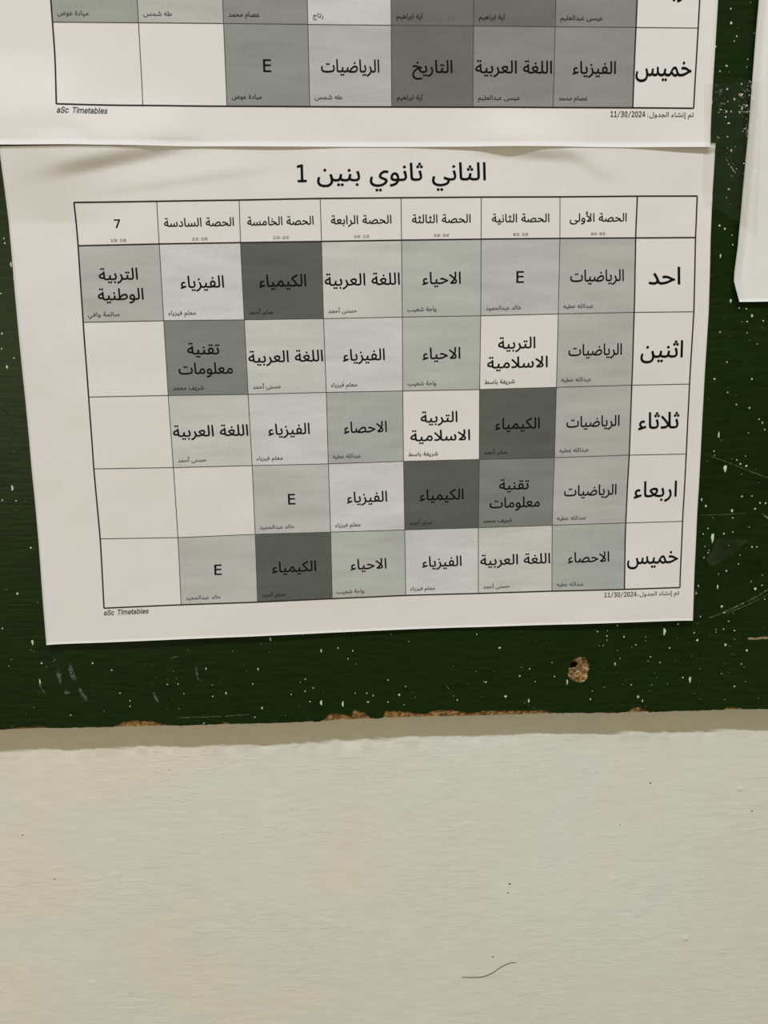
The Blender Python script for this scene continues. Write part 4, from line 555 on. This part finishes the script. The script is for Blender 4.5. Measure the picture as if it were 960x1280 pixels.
# whitewash flecks, too small to pick apart singly: one part
V = []; F = []
def fleck(u, v, w, h_, sides=8):
    b0 = len(V); V.append(W(u, v, 0.14))
    ph = rng.random() * 6
    for k in range(sides):
        a = 2 * math.pi * k / sides; q = 1 + 0.22 * math.sin(3 * a + ph)
        V.append(W(u + w / 2 * q * math.cos(a), v + h_ / 2 * q * math.sin(a), 0.02))
    for k in range(sides): F.append((b0, b0 + 1 + (k + 1) % sides, b0 + 1 + k))
for (u, v, w, h_) in FLECKS: fleck(u, v, w * 0.85, h_ * 0.95)
for k in range(260):
    if rng.random() < 0.45: u, v = rng.uniform(265, 330), rng.uniform(-80, 238)
    elif rng.random() < 0.8: u, v = rng.uniform(-60, 320), rng.uniform(193, 236)
    else: u, v = rng.uniform(-60, -22), rng.uniform(-20, 236)
    if v > paint_edge(u) - 1: continue
    s = rng.choice([0.2, 0.25, 0.3, 0.38]); fleck(u, v, s, s * rng.choice([1, 1, 1.6]), 5)
for k in range(500):
    u, v = rng.uniform(UL + 5, UR - 5), rng.uniform(VT + 5, 228)
    if -60 < u < 325 and v > -90: continue
    s = rng.uniform(0.4, 1.0); fleck(u, v, s, s * rng.choice([1, 1.3, 2.4]), 5)
fl = make_mesh('paint_flecks', V, F, M_FLECK, board); fl['kind'] = 'stuff'; fl['label'] = 'tiny white paint flecks'

for kind, pts, w in SCRATCHES:
    stroke('scratch', pts, w, M_BEIGE if kind == 'beige' else M_SCRATCH, board, h=0.04, taper=(kind != 'beige'))
for pts, w in SMUDGES: stroke('chalk_smudge', pts, w, M_CHALK, board, h=0.03, wob=0.5)
stroke('ring_mark', RING, 1.25, M_RING, board, h=0.03, wob=0.1)
c0 = (sum(p[0] for p in RESIDUE) / len(RESIDUE), sum(p[1] for p in RESIDUE) / len(RESIDUE))
make_mesh('glue_residue', [W(*c0, 0.05)] + [W(p[0], p[1], 0.03) for p in RESIDUE], [(0, 1 + (i + 1) % len(RESIDUE), 1 + i) for i in range(len(RESIDUE))], M_RESIDUE, board)

# ------------------------------------------------------------------ lettering
FONT = {k: (adv, [[(l[i], l[i + 1]) for i in range(0, len(l), 2)] for l in loops]) for k, (adv, loops) in GLYPHS.items()}
DIGITS, LATIN = 1000, 2000        # offsets of the two Latin letterings

FORMS = {'ا': 'FE8D FE8E', 'أ': 'FE83 FE84', 'إ': 'FE87 FE88', 'آ': 'FE81 FE82', 'ء': 'FE80', 'ة': 'FE93 FE94', 'د': 'FEA9 FEAA', 'ر': 'FEAD FEAE', 'ز': 'FEAF FEB0', 'و': 'FEED FEEE', 'ى': 'FEEF FEF0'}
for ch, base in (('ب', 0xFE8F), ('ت', 0xFE95), ('ث', 0xFE99), ('ج', 0xFE9D), ('ح', 0xFEA1), ('خ', 0xFEA5), ('س', 0xFEB1), ('ش', 0xFEB5), ('ص', 0xFEB9), ('ض', 0xFEBD),
                 ('ط', 0xFEC1), ('ع', 0xFEC9), ('غ', 0xFECD), ('ف', 0xFED1), ('ق', 0xFED5), ('ك', 0xFED9), ('ل', 0xFEDD), ('م', 0xFEE1), ('ن', 0xFEE5), ('ه', 0xFEE9), ('ي', 0xFEF1)):
    FORMS[ch] = ' '.join('%X' % (base + k) for k in range(4))
FORMS = {k: [chr(int(x, 16)) for x in v.split()] for k, v in FORMS.items()}
LAM_ALEF = {'ا': ('\ufefb', '\ufefc'), 'أ': ('\ufef7', '\ufef8')}

def shape(s, latin=DIGITS):
    """joined forms of an Arabic string in visual order, as glyph keys"""
    out = []; i = 0; joined = False
    while i < len(s):
        c = s[i]
        if c == 'ل' and i + 1 < len(s) and s[i + 1] in LAM_ALEF:
            out.append(ord(LAM_ALEF[s[i + 1]][1 if joined else 0])); joined = False; i += 2; continue
        if c in FORMS:
            f = FORMS[c]; nxt = i + 1 < len(s) and s[i + 1] in FORMS and s[i + 1] != 'ء'
            if len(f) == 4 and nxt: out.append(ord(f[3 if joined else 2])); joined = True
            else: out.append(ord(f[1 if joined and len(f) > 1 else 0])); joined = False
        elif c == ' ': out.append(0); joined = False
        else: out.append(latin + ord(c)); joined = False
        i += 1
    out.reverse()
    return out

def inflate(loop, d):
    n = len(loop); out = []
    for i in range(n):
        a, p, c = loop[i - 1], loop[i], loop[(i + 1) % n]
        x1, y1 = p[0] - a[0], p[1] - a[1]; x2, y2 = c[0] - p[0], c[1] - p[1]
        l1 = math.hypot(x1, y1) or 1; l2 = math.hypot(x2, y2) or 1
        nx, ny = -y1 / l1 - y2 / l2, x1 / l1 + x2 / l2; l = math.hypot(nx, ny)
        if l < 0.2: out.append(p); continue
        k = d / l * min(1.6, 2 / l)
        out.append((p[0] + nx * k, p[1] + ny * k))
    return out

_words = {}
def word(keys, bold):
    """triangles of a row of glyphs merged into one outline, in font units"""
    key = (tuple(keys), bold)
    if key in _words: return _words[key]
    x = 0; loops = []
    for k in keys:
        if k == 0: x += 300; continue
        adv, ls = FONT[k]
        big = sum(sum(l[i - 1][0] * l[i][1] - l[i][0] * l[i - 1][1] for i in range(len(l))) for l in ls)
        s = 1 if big < 0 else -1
        for l in ls: loops.append([(px + x, py) for px, py in inflate(l, bold * s)])
        x += adv
    pts = [Vector(p) for l in loops for p in l]; edges = []; b0 = 0
    for l in loops: edges += [(b0 + i, b0 + (i + 1) % len(l)) for i in range(len(l))]; b0 += len(l)
    vs_, _, fs_, *_ = delaunay_2d_cdt(pts, edges, [], 0, 1e-4)
    segs = np.array([(*l[i - 1], *l[i]) for l in loops for i in range(len(l))], float)
    cen = np.array([[sum(vs_[i][0] for i in f) / 3, sum(vs_[i][1] for i in f) / 3] for f in fs_])
    keep = []
    y0, y1 = segs[:, 1], segs[:, 3]
    for f, (cx, cy) in zip(fs_, cen):
        up = (y0 <= cy) & (y1 > cy); dn = (y0 > cy) & (y1 <= cy); m_ = up | dn
        xi = segs[m_, 0] + (cy - y0[m_]) / (y1[m_] - y0[m_]) * (segs[m_, 2] - segs[m_, 0])
        wn = int(np.sum((xi > cx) & up[m_])) - int(np.sum((xi > cx) & dn[m_]))
        if wn: keep.append(tuple(f))
    P = np.array([[p[0], p[1]] for p in vs_]); used = np.unique(np.array(keep))
    _words[key] = (P, keep, P[used, 0].min(), P[used, 0].max())
    return _words[key]

_, al = FONT[0xFE8D]; ALEF = float(max(p[1] for l in al for p in l))
CAP = float(max(p[1] for l in FONT[DIGITS + ord('E')][1] for p in l))

class Sheet:
    """a printed sheet: root, its map from sheet mm to board mm, and its relief"""
    def __init__(s, root, to_board, relief): s.root, s.to_board, s.relief = root, to_board, relief
    def pt(s, U, V, lift=0.0):
        u, v = s.to_board(U, V)
        return W(u, v, s.relief(u, v) + lift)
    def pts(s, U, V, lift=0.0):
        u, v = s.to_board(U, V); h = s.relief(u, v) + lift
        return np.stack([(u * CT + v * ST) / 1000.0, -(BOARD_T + h) / 1000.0, Z0 + (u * ST - v * CT) / 1000.0], -1)
    def text(s, name, string, V, height, center=None, left=None, right=None, width=None, mat=None, bold=13, latin=DIGITS, slant=0.0, ref=None):
        if any(c in FORMS for c in string): keys = shape(string, latin)
        else: keys = [0 if c == ' ' else latin + ord(c) for c in string]
        P, T, x0, x1 = word(keys, bold)
        sy = height / (ref or ALEF); sx = (width / (x1 - x0)) if width else sy
        w = (x1 - x0) * sx
        L = left if left is not None else (right - w if right is not None else center - w / 2)
        Uc = L + (P[:, 0] - x0) * sx + slant * P[:, 1] * sy; Vc = V - P[:, 1] * sy
        return make_mesh(name, s.pts(Uc, Vc, 0.13), T, mat or M_INK, s.root)
    def line(s, name, segs, mat, lift=0.10):
        V_ = []; F_ = []
        for (a, c, w) in segs:
            n = max(1, int(math.dist(a, c) / 3)); dx, dy = c[0] - a[0], c[1] - a[1]; l = math.hypot(dx, dy)
            nx, ny = -dy / l * w / 2, dx / l * w / 2
            for k in range(n + 1):
                t = k / n; x, y = a[0] + dx * t, a[1] + dy * t
                V_ += [s.pt(x + nx, y + ny, lift), s.pt(x - nx, y - ny, lift)]
                if k: b0 = len(V_) - 4; F_.append((b0, b0 + 1, b0 + 3, b0 + 2))
        return make_mesh(name, V_, F_, mat, s.root)
    def cell(s, U0, U1, V0, V1, rgb, label):
        nu = max(2, int((U1 - U0) / 3)) + 1; nv = max(2, int((V1 - V0) / 3)) + 1
        Ug, Vg = np.meshgrid(np.linspace(U0, U1, nu), np.linspace(V0, V1, nv))
        o = make_mesh('shaded_cell', s.pts(Ug, Vg, 0.06).reshape(-1, 3), grid_faces(nu, nv), tone_mat(rgb), s.root, smooth=True)
        o['label'] = label
        return o
    def paper(s, U0, U1, V0, V1, mat, step=2.5):
        nu = int((U1 - U0) / step) + 1; nv = int((V1 - V0) / step) + 1
        Ug, Vg = np.meshgrid(np.linspace(U0, U1, nu), np.linspace(V0, V1, nv))
        return solid_sheet('paper', s.pts(Ug, Vg).reshape(-1, 3), nu, nv, mat, s.root)

def solid_sheet(name, top, nu, nv, mat, parent, thick=0.00012):
    """paper with a front, a back and cut edges"""
    back = top + np.array([0, thick, 0]); n = nu * nv
    F_ = grid_faces(nu, nv); F_ = F_ + [tuple(i + n for i in reversed(f)) for f in F_]
    ring = [i for i in range(nu)] + [j * nu + nu - 1 for j in range(1, nv)] + [(nv - 1) * nu + i for i in range(nu - 2, -1, -1)] + [j * nu for j in range(nv - 2, 0, -1)]
    F_ += [(ring[k], ring[(k + 1) % len(ring)], ring[(k + 1) % len(ring)] + n, ring[k] + n) for k in range(len(ring))]
    o = make_mesh(name, np.concatenate([top, back]), F_, mat, parent)
    o.data.polygons.foreach_set('use_smooth', [k < 2 * (nu - 1) * (nv - 1) for k in range(len(F_))])
    return o

# ------------------------------------------------------------------ relief of the sheets (mm off the board)
def ridge(u, v, a, c, amp, up, down):
    """a crease running from a to c: steep on its lower side, easy above"""
    dx, dy = c[0] - a[0], c[1] - a[1]; l = math.hypot(dx, dy); dx /= l; dy /= l
    t = (u - a[0]) * dx + (v - a[1]) * dy; s = -(u - a[0]) * dy + (v - a[1]) * dx
    q = np.clip(s / down, 0, 1); prof = np.where(s > 0, np.where(q < 0.35, 1 - q * q / 0.7 * 0.8485, 0.8515 - (q - 0.35) * 1.31), np.exp(-(s / up) ** 2))
    win = 1 / (1 + np.exp(-(t) / (0.10 * l))) * 1 / (1 + np.exp((t - l) / (0.10 * l)))
    return amp * np.maximum(prof, 0) * win

def lower_relief(u, v):
    u = np.asarray(u, float); v = np.asarray(v, float)
    h = 0.75 + 0.45 * noise(u / 55 + 7, v / 45, 61) + 0.17 * noise(u / 22, v / 14 + 5, 62)
    h = h + ridge(u, v, (-4, -16.0), (44, -25.5), 3.3, 13, 6.5)
    h = h + ridge(u, v, (172, -22.5), (208, -19.5), 2.4, 10, 5.5)
    h = h + ridge(u, v, (206, -20), (226, -9), 0.6, 8, 4)
    h = h + ridge(u, v, (20, -6), (75, -13), 0.5, 6, 3)
    tl = np.exp(-((u + 14) / 26) ** 2)
    h = h + tl * 0.16 * np.clip(8 - (v + 0), 0, 30)
    h = h + 2.4 * (np.clip(v - 122, 0, 90) / 69) ** 2 * (0.75 + 0.25 * np.cos(u / 45.0))
    h = h + 0.9 * np.exp(-(u + 27) / 5.0) * (0.6 + 0.4 * np.sin(v / 23)) * (u > -60)
    h = h + 0.7 * np.exp((u - 270.5) / 3.0) * np.clip((v + 10) / 40, 0.25, 1)
    h = h + 0.35 * np.exp(-(((u - 269) / 3.5) ** 2 + ((v - 2.5) / 1.8) ** 2))
    h = h + 0.45 * np.exp(-((u + 8) / 12) ** 2) * np.sin(v / 9.0) * np.exp(-((v - 110) / 40) ** 2) * 0.5
    return np.maximum(h, 0.25)

def upper_relief(u, v):
    u = np.asarray(u, float); v = np.asarray(v, float)
    under = np.where(v > -60, lower_relief(u, np.minimum(v, 0)), lower_relief(u, np.full_like(v, -60.0)))
    w = np.clip((v + 60) / 30, 0, 1); w = w * w * (3 - 2 * w)
    own = 0.8 + 0.25 * noise(u / 60 + 2, v / 50, 71) + 0.08 * noise(u / 25, v / 16, 72)
    lift = (0.40 + 0.45 * np.sin(u / 15 + 2.6) + 0.6 * np.exp(-((u - 262) / 18) ** 2) + 0.35 * np.exp(-((u - 20) / 30) ** 2)) * np.exp((v + 20) / 9.0)
    h = own * (1 - w) + (np.minimum(under, 4.6) + 0.30) * w + np.clip(lift, 0.05, 3)
    low = np.where(v > -26, lower_relief(u, v) + 0.25, 0)
    h = np.maximum(h, low)
    h = h + 0.5 * np.exp((u - 267.5) / 3.0)
    return h

# ------------------------------------------------------------------ lower sheet: the whole timetable
gx = np.array(COLUMNS); gy = np.array(ROWS); DR = np.array(PRINT_DRIFT)
def lower_map(U, V):
    U = np.asarray(U, float); V = np.asarray(V, float)
    Uc = np.clip(U, gx[0], gx[-1]); Vc = np.clip(V, gy[0], gy[-1])
    i = np.clip(np.searchsorted(gx, Uc, 'right') - 1, 0, len(gx) - 2); j = np.clip(np.searchsorted(gy, Vc, 'right') - 1, 0, len(gy) - 2)
    a = (Uc - gx[i]) / (gx[i + 1] - gx[i]); b_ = (Vc - gy[j]) / (gy[j + 1] - gy[j])
    # smoothed blend of the measured drift
    D = (DR[j, i] * ((1 - a) * (1 - b_))[..., None] + DR[j, i + 1] * (a * (1 - b_))[..., None] + DR[j + 1, i] * ((1 - a) * b_)[..., None] + DR[j + 1, i + 1] * (a * b_)[..., None])
    fo = np.exp(-np.hypot(U - Uc, V - Vc) / 30)
    # parallax of the raised print: the drift was measured on the plane of the board
    return U + D[..., 0] * fo, V + D[..., 1] * fo

t_low = thing('timetable_sheet', 'whole white printed class timetable taped to green board, heading on top', 'timetable', W(122, 191, 0), 'printed timetables on the board')
S = Sheet(t_low, lower_map, lower_relief)
S.paper(-26.9, 270.5, -21.4, 190.9, M_PAPER, 1.3)
X = gx; Y = gy

MATH, ELEC, BIO, ARAB, PHYS, CHEM, RELI, NATL, TECH, STAT = 'الرياضيات', 'E', 'الاحياء', 'اللغة العربية', 'الفيزياء', 'الكيمياء', 'التربية|الاسلامية', 'التربية|الوطنية', 'تقنية|معلومات', 'الاحصاء'
WIDTH = {MATH: 24.0, ELEC: 3.3, BIO: 16.6, ARAB: 32.2, PHYS: 18.4, CHEM: 20.0, 'التربية': 16.4, 'الاسلامية': 26.7, 'الوطنية': 19.3, 'تقنية': 13.7, 'معلومات': 23.0, STAT: 19.3, 'التاريخ': 16.7,
         'احد': 14.2, 'اثنين': 19.2, 'ثلاثاء': 18.9, 'اربعاء': 19.9, 'خميس': 24.0}
TEACH = {MATH: ('عبدالله عطيه', 13.4), ELEC: ('خالد عبدالحميد', 15.6), BIO: ('واحة شعيب', 12.6), ARAB: ('حسنى أحمد', 12.3), PHYS: ('معلم فيزياء', 11.6), CHEM: ('صابر أحمد', 10.4),
         RELI: ('شريفة باسط', 13.3), NATL: ('سالمة وافي', 13.4), TECH: ('شريف محمد', 13.2), STAT: ('عبدالله عطيه', 12.6)}
SHADE = {MATH: (165, 163, 154), ELEC: (172, 170, 162), BIO: (168, 167, 157), ARAB: (184, 182, 172), PHYS: (190, 186, 179), CHEM: (84, 85, 78), RELI: None, NATL: (165, 163, 154), TECH: (118, 119, 111), STAT: (158, 158, 149)}
LABEL = {MATH: 'mid grey shaded cell', ELEC: 'mid grey shaded cell', BIO: 'mid grey shaded cell', ARAB: 'light grey shaded cell', PHYS: 'pale grey shaded cell', CHEM: 'darkest grey shaded cell', NATL: 'mid grey shaded cell', TECH: 'dark grey shaded cell', STAT: 'grey shaded cell'}
PLAN = [  # columns left to right as they hang
    [NATL, PHYS, CHEM, ARAB, BIO, ELEC, MATH],
    [None, TECH, ARAB, PHYS, BIO, RELI, MATH],
    [None, ARAB, PHYS, STAT, RELI, CHEM, MATH],
    [None, None, ELEC, PHYS, CHEM, TECH, MATH],
    [None, ELEC, CHEM, BIO, PHYS, ARAB, STAT]]
DAYS = ['احد', 'اثنين', 'ثلاثاء', 'اربعاء', 'خميس']

def subject(S, what, cu, top, bottom, k=1.0, widths=WIDTH):
    lines = what.split('|')
    if what == 'E':
        S.text('subject_name', 'E', top + 18.1 * k, 4.75 * k, center=cu, width=3.3 * k, bold=8, ref=CAP); return
    if len(lines) == 1:
        S.text('subject_name', what, top + 18.0 * k, 4.85 * k, center=cu, width=widths[what] * k)
    else:
        S.text('subject_name', lines[0], top + 14.2 * k, 4.75 * k, center=cu - 1.0, width=widths[lines[0]] * k)
        S.text('subject_name', lines[1], top + 22.5 * k, 4.75 * k, center=cu - 0.5, width=widths[lines[1]] * k)

for j, row in enumerate(PLAN):
    for i, what in enumerate(row):
        if not what: continue
        if SHADE[what]: S.cell(X[i], X[i + 1], Y[j + 1], Y[j + 2], SHADE[what], LABEL[what])
        subject(S, what, (X[i] + X[i + 1]) / 2, Y[j + 1], Y[j + 2])
        nm, wd = TEACH[what]
        S.text('teacher_name', nm, Y[j + 2] - 2.35, 1.75, left=X[i] + 2.1, width=wd, mat=M_SMALL_D if what in (CHEM, TECH) else M_SMALL, bold=16)
    d_ = DAYS[j]
    S.text('day_name', d_, Y[j + 1] + 19.6, 7.25, center=(X[7] + X[8]) / 2 - 0.2, width=WIDTH[d_], bold=12)
HEAD = [('7', 2.6), ('الحصة السادسة', 29.0), ('الحصة الخامسة', 27.8), ('الحصة الرابعة', 25.6), ('الحصة الثالثة', 24.9), ('الحصة الثانية', 24.8), ('الحصة الأولى', 25.3)]
TIMES = ['12:50 - 13:30', '12:10 - 12:50', '11:30 - 12:10', '10:40 - 11:20', '10:00 - 10:40', '09:20 - 10:00', '08:40 - 09:20']
for i, (s_, w_) in enumerate(HEAD):
    cu = (X[i] + X[i + 1]) / 2
    if s_ == '7': S.text('period_name', '7', 10.4, 3.35, center=cu, width=w_, bold=10, ref=CAP)
    else: S.text('period_name', s_, 10.4, 3.45, center=cu, width=w_, bold=12)
    S.text('period_time', TIMES[i], 16.1, 1.1, center=cu, width=6.3, mat=M_SMALL, bold=12, ref=CAP)
S.text('heading', 'الثاني ثانوي بنين', -6.9, 7.1, left=100.7, width=71.0, bold=9)
S.text('heading', '1', -6.75, 6.9, left=92.5, width=3.9, bold=8, ref=CAP)
S.text('footer_note', 'تم إنشاء الجدول:', 178.3, 1.9, right=263.8, width=19.8, mat=M_SMALL, bold=10)
S.text('footer_note', '11/30/2024', 178.4, 2.15, left=228.2, width=15.2, mat=M_SMALL, bold=16, ref=CAP)
S.text('footer_note', 'aSc Timetables', 178.2, 2.3, left=-0.4, width=19.6, mat=M_SMALL, bold=14, latin=LATIN, slant=0.2, ref=CAP * 1.0)
TH, TN = 0.62, 0.34
thick = [((X[0], Y[0]), (X[8], Y[0]), TH), ((X[0], Y[6]), (X[8], Y[6]), TH), ((X[0], Y[0]), (X[0], Y[6]), TH), ((X[8], Y[0]), (X[8], Y[6]), TH), ((X[0], Y[1]), (X[8], Y[1]), TH), ((X[7], Y[0]), (X[7], Y[6]), TH)]
thin = [((X[0], Y[j]), (X[8], Y[j]), TN) for j in range(2, 6)] + [((X[i], Y[0]), (X[i], Y[6]), TN) for i in range(1, 7)]
S.line('table_border', thick, M_LINE); S.line('table_rules', thin, M_THIN, 0.09)

# ------------------------------------------------------------------ upper sheet: cut off by the top of the frame
CU, SU = math.cos(0.0080), math.sin(0.0080); KU = 0.9945
def upper_map(U, V):      # V is measured upward negative from the table's bottom line
    U = np.asarray(U, float); V = np.asarray(V, float)
    return -2.7 + KU * (U * CU - V * SU), -37.2 + KU * (U * SU + V * CU)
t_up = thing('timetable_sheet', 'upper printed timetable sheet, overlapping the one below, cut off by picture top', 'timetable', W(130, -21, 0), 'printed timetables on the board')
S = Sheet(t_up, upper_map, upper_relief)
S.paper(-26.9, 271.6, -193.0, 15.7, M_PAPER)
RH = 31.35; TT = -(5 * RH + 17.4)
yb = [-(5 - k) * RH for k in range(6)]
ROW5 = [None, None, ('E', (130, 129, 121), ('ميادة عوض', 12.3)), (MATH, (166, 161, 154), ('طه شمس', 11.4)), ('التاريخ', (98, 97, 89), ('آية ابراهيم', 11.0)), (ARAB, (124, 122, 114), ('عيسى عبدالعليم', 17.7)), (PHYS, (130, 127, 120), ('عصام محمد', 12.4))]
ROW4 = [((146, 145, 134), ('ميادة عوض', 12.3)), ((170, 165, 156), ('طه شمس', 11.4)), ((130, 127, 119), ('عصام محمد', 12.4)), ((186, 181, 174), ('رتاج', 4.3)), ((99, 98, 90), ('آية ابراهيم', 11.0)), ((100, 99, 91), ('آية ابراهيم', 11.0)), ((124, 120, 114), ('عيسى عبدالعليم', 17.7))]
for i in range(7):
    if ROW5[i]:
        what, rgb, (nm, wd) = ROW5[i]
        S.cell(X[i], X[i + 1], yb[4], yb[5], rgb, 'grey shaded cell')
        subject(S, what, (X[i] + X[i + 1]) / 2, yb[4], yb[5])
        S.text('teacher_name', nm, -2.9, 1.75, left=X[i] + 2.1, width=wd, mat=M_SMALL_D if max(rgb) < 135 else M_SMALL, bold=16)
    rgb, (nm, wd) = ROW4[i]
    S.cell(X[i], X[i + 1], yb[3], yb[4], rgb, 'grey shaded cell')
    S.text('teacher_name', nm, yb[4] - 2.6, 1.75, left=X[i] + 2.1, width=wd, mat=M_SMALL_D if max(rgb) < 135 else M_SMALL, bold=16)
S.text('day_name', 'خميس', yb[4] + 18.7, 7.25, center=(X[7] + X[8]) / 2 - 0.6, width=24.0, bold=12)
S.text('day_name', 'اربعاء', yb[3] + 19.2, 7.25, center=(X[7] + X[8]) / 2 - 0.6, width=19.9, bold=12)
S.text('footer_note', 'تم إنشاء الجدول:', 3.5, 1.9, right=264.2, width=20.2, mat=M_SMALL, bold=10)
S.text('footer_note', '11/30/2024', 3.6, 2.15, left=228.2, width=14.9, mat=M_SMALL, bold=16, ref=CAP)
S.text('footer_note', 'aSc Timetables', 3.4, 2.3, left=0.0, width=19.6, mat=M_SMALL, bold=14, latin=LATIN, slant=0.2, ref=CAP * 1.0)
thick = [((0, TT), (264, TT), TH), ((0, 0), (264, 0), TH), ((0, TT), (0, 0), TH), ((264, TT), (264, 0), TH), ((0, yb[0]), (264, yb[0]), TH), ((X[7], TT), (X[7], 0), TH)]
thin = [((0, y), (264, y), TN) for y in yb[1:5]] + [((X[i], TT), (X[i], 0), TN) for i in range(1, 7)]
S.line('table_border', thick, M_LINE); S.line('table_rules', thin, M_THIN, 0.09)

# ------------------------------------------------------------------ blank sheet at the right
vs_e = [p[1] for p in RIGHT_EDGE]; us_e = [p[0] for p in RIGHT_EDGE]
def right_relief(u, v, e):
    d_ = u - e
    return 1.1 + 0.25 * noise(u / 50, v / 40, 81) + 1.7 * np.exp(-d_ / 2.0) - 0.45 * np.exp(-((d_ - 4.3) / 1.5) ** 2) + 1.1 * (np.clip(v - 10, 0, 40) / 35) ** 2
t_r = thing('paper_sheet', 'blank white paper sheet with curled left edge, at right side of green board', 'paper', W(380, 45, 0))
sd = np.concatenate([np.linspace(0, 12, 17), np.linspace(14, 208, 40)]); vr = np.concatenate([np.linspace(-252, -60, 40)[:-1], np.linspace(-60, 45.01, 60)])
P = []
for v in vr:
    e = np.interp(v, vs_e, us_e) if v > vs_e[0] else us_e[0] + (vs_e[0] - v) * -0.012
    fl_ = 283.5 if v > 35 else e
    u = e + sd; vv = v + 0.006 * sd * np.clip((v + 60) / 105, 0, 1) * 0.3
    h = right_relief(u, vv, e)
    P.append(np.array([W(a, b_, c) for a, b_, c in zip(u, vv, h)]))
solid_sheet('paper', np.concatenate(P), len(sd), len(vr), M_PAPER_B, t_r)

# ------------------------------------------------------------------ clear tape bridging the sheets
t_t = thing('clear_tape', 'crinkled clear adhesive tape bridging the stacked timetables and blank right sheet', 'tape', W(277, 10, 0))
def tape_h(u, v):
    left = np.where(v < -19.9, upper_relief(np.minimum(u, 267), v), lower_relief(np.minimum(u, 271.5), v)) + 0.22
    e = np.interp(v, vs_e, us_e); right = right_relief(np.maximum(u, e), v, e) + 0.22
    a = np.clip((u - 268) / (e - 268), 0, 1); a = a * a * (3 - 2 * a)
    h = left * (1 - a) + right * a - 0.5 * np.exp(-((u - 275) / 4) ** 2)
    mid = np.clip((u - 265.5) / 3, 0, 1)
    w = 1 - np.abs(noise(u / 4.2 + 0.35 * v / 4, v / 3.4, 91)); w2 = 1 - np.abs(noise(u / 2.0, v / 1.7, 92))
    h = h + mid * (0.16 * w ** 5 + 0.25 * noise(u / 6, v / 5, 93))
    spot = 3.0 * np.exp(-((u - 271.2 - 0.25 * (v + 38)) / 1.6) ** 2) * np.exp(-((v + 37.5) / 6.5) ** 2)
    spot = spot + 3.0 * np.exp(-((u - 282) / 2.6) ** 2) * np.exp(-((v + 36) / 7) ** 2) + 1.6 * np.exp(-((u - 283.5) / 1.5) ** 2) * np.exp(-((v + 20) / 22) ** 2)
    h = h + mid * spot * (0.30 * w2 ** 3 + 0.34 * noise(u / 2.1, v / 1.7, 94))
    # one long diagonal crease
    a0, c0_ = (269.3, -25.0), (281.5, -7.0); dx, dy = c0_[0] - a0[0], c0_[1] - a0[1]; l = math.hypot(dx, dy)
    s = (-(u - a0[0]) * dy + (v - a0[1]) * dx) / l; t = ((u - a0[0]) * dx + (v - a0[1]) * dy) / l
    h = h + 0.7 * np.exp(-(s / 0.55) ** 2) * (1 + 0.5 * noise(t / 0.9, s / 0.5, 95)) * np.clip(t / 3, 0, 1) * np.clip((l - t) / 3, 0, 1)
    return np.maximum(h, 0.12)
nu, nv = 90, 190
a_, b_ = np.meshgrid(np.linspace(0, 1, nu), np.linspace(0, 1, nv))
Q = np.array(TAPE)
tu = Q[0, 0] * (1 - a_) * (1 - b_) + Q[1, 0] * a_ * (1 - b_) + Q[2, 0] * a_ * b_ + Q[3, 0] * (1 - a_) * b_
tv = Q[0, 1] * (1 - a_) * (1 - b_) + Q[1, 1] * a_ * (1 - b_) + Q[2, 1] * a_ * b_ + Q[3, 1] * (1 - a_) * b_
th = tape_h(tu, tv)
make_mesh('tape_film', np.array([W(x, y, z) for x, y, z in zip(tu.ravel(), tv.ravel(), th.ravel())]), [f[::-1] for f in grid_faces(nu, nv)], M_TAPE, t_t, smooth=True)

# ------------------------------------------------------------------ small things on the wall
L = smooth_line(HAIR, 0.6); V = []; F = []
for k, p in enumerate(L):
    a = L[max(0, k - 1)]; c = L[min(len(L) - 1, k + 1)]; dx, dy = c[0] - a[0], c[1] - a[1]; l = math.hypot(dx, dy) or 1
    r_ = 0.165 * (0.35 + 0.65 * math.sin(math.pi * (0.12 + 0.76 * k / (len(L) - 1))))
    for q in range(6):
        an = q * math.pi / 3
        V.append(wall_point(p[0] - dy / l * r_ * math.cos(an), p[1] + dx / l * r_ * math.cos(an), 0.28 + r_ * math.sin(an)))
    if k: F += [((k - 1) * 6 + q, (k - 1) * 6 + (q + 1) % 6, k * 6 + (q + 1) % 6, k * 6 + q) for q in range(6)]
F += [tuple(range(6)), tuple(range((len(L) - 1) * 6 + 5, (len(L) - 1) * 6 - 1, -1))]
base = Vector(wall_point(*HAIR[2]))
me = bpy.data.meshes.new('hair'); me.from_pydata([tuple(Vector(v) - base) for v in V], [], F); me.materials.append(M_HAIR)
hair = bpy.data.objects.new('hair', me); C.objects.link(hair); hair.location = base
hair['label'] = 'short curved dark hair stuck to the cream wall near picture bottom'; hair['category'] = 'hair'

V = []; F = []
for (u, v, r_) in WALL_DOTS:
    b0 = len(V); V.append(wall_point(u, v, 0.12))
    for q in range(7):
        an = q * 2 * math.pi / 7; rr_ = r_ * (0.8 + 0.4 * rng.random())
        V.append(wall_point(u + rr_ * math.cos(an), v + 0.8 * rr_ * math.sin(an), 0.03))
    F += [(b0, b0 + 1 + (q + 1) % 7, b0 + 1 + q) for q in range(7)]
dots = make_mesh('dirt_specks', V, F, M_DOT, wall); dots['kind'] = 'stuff'
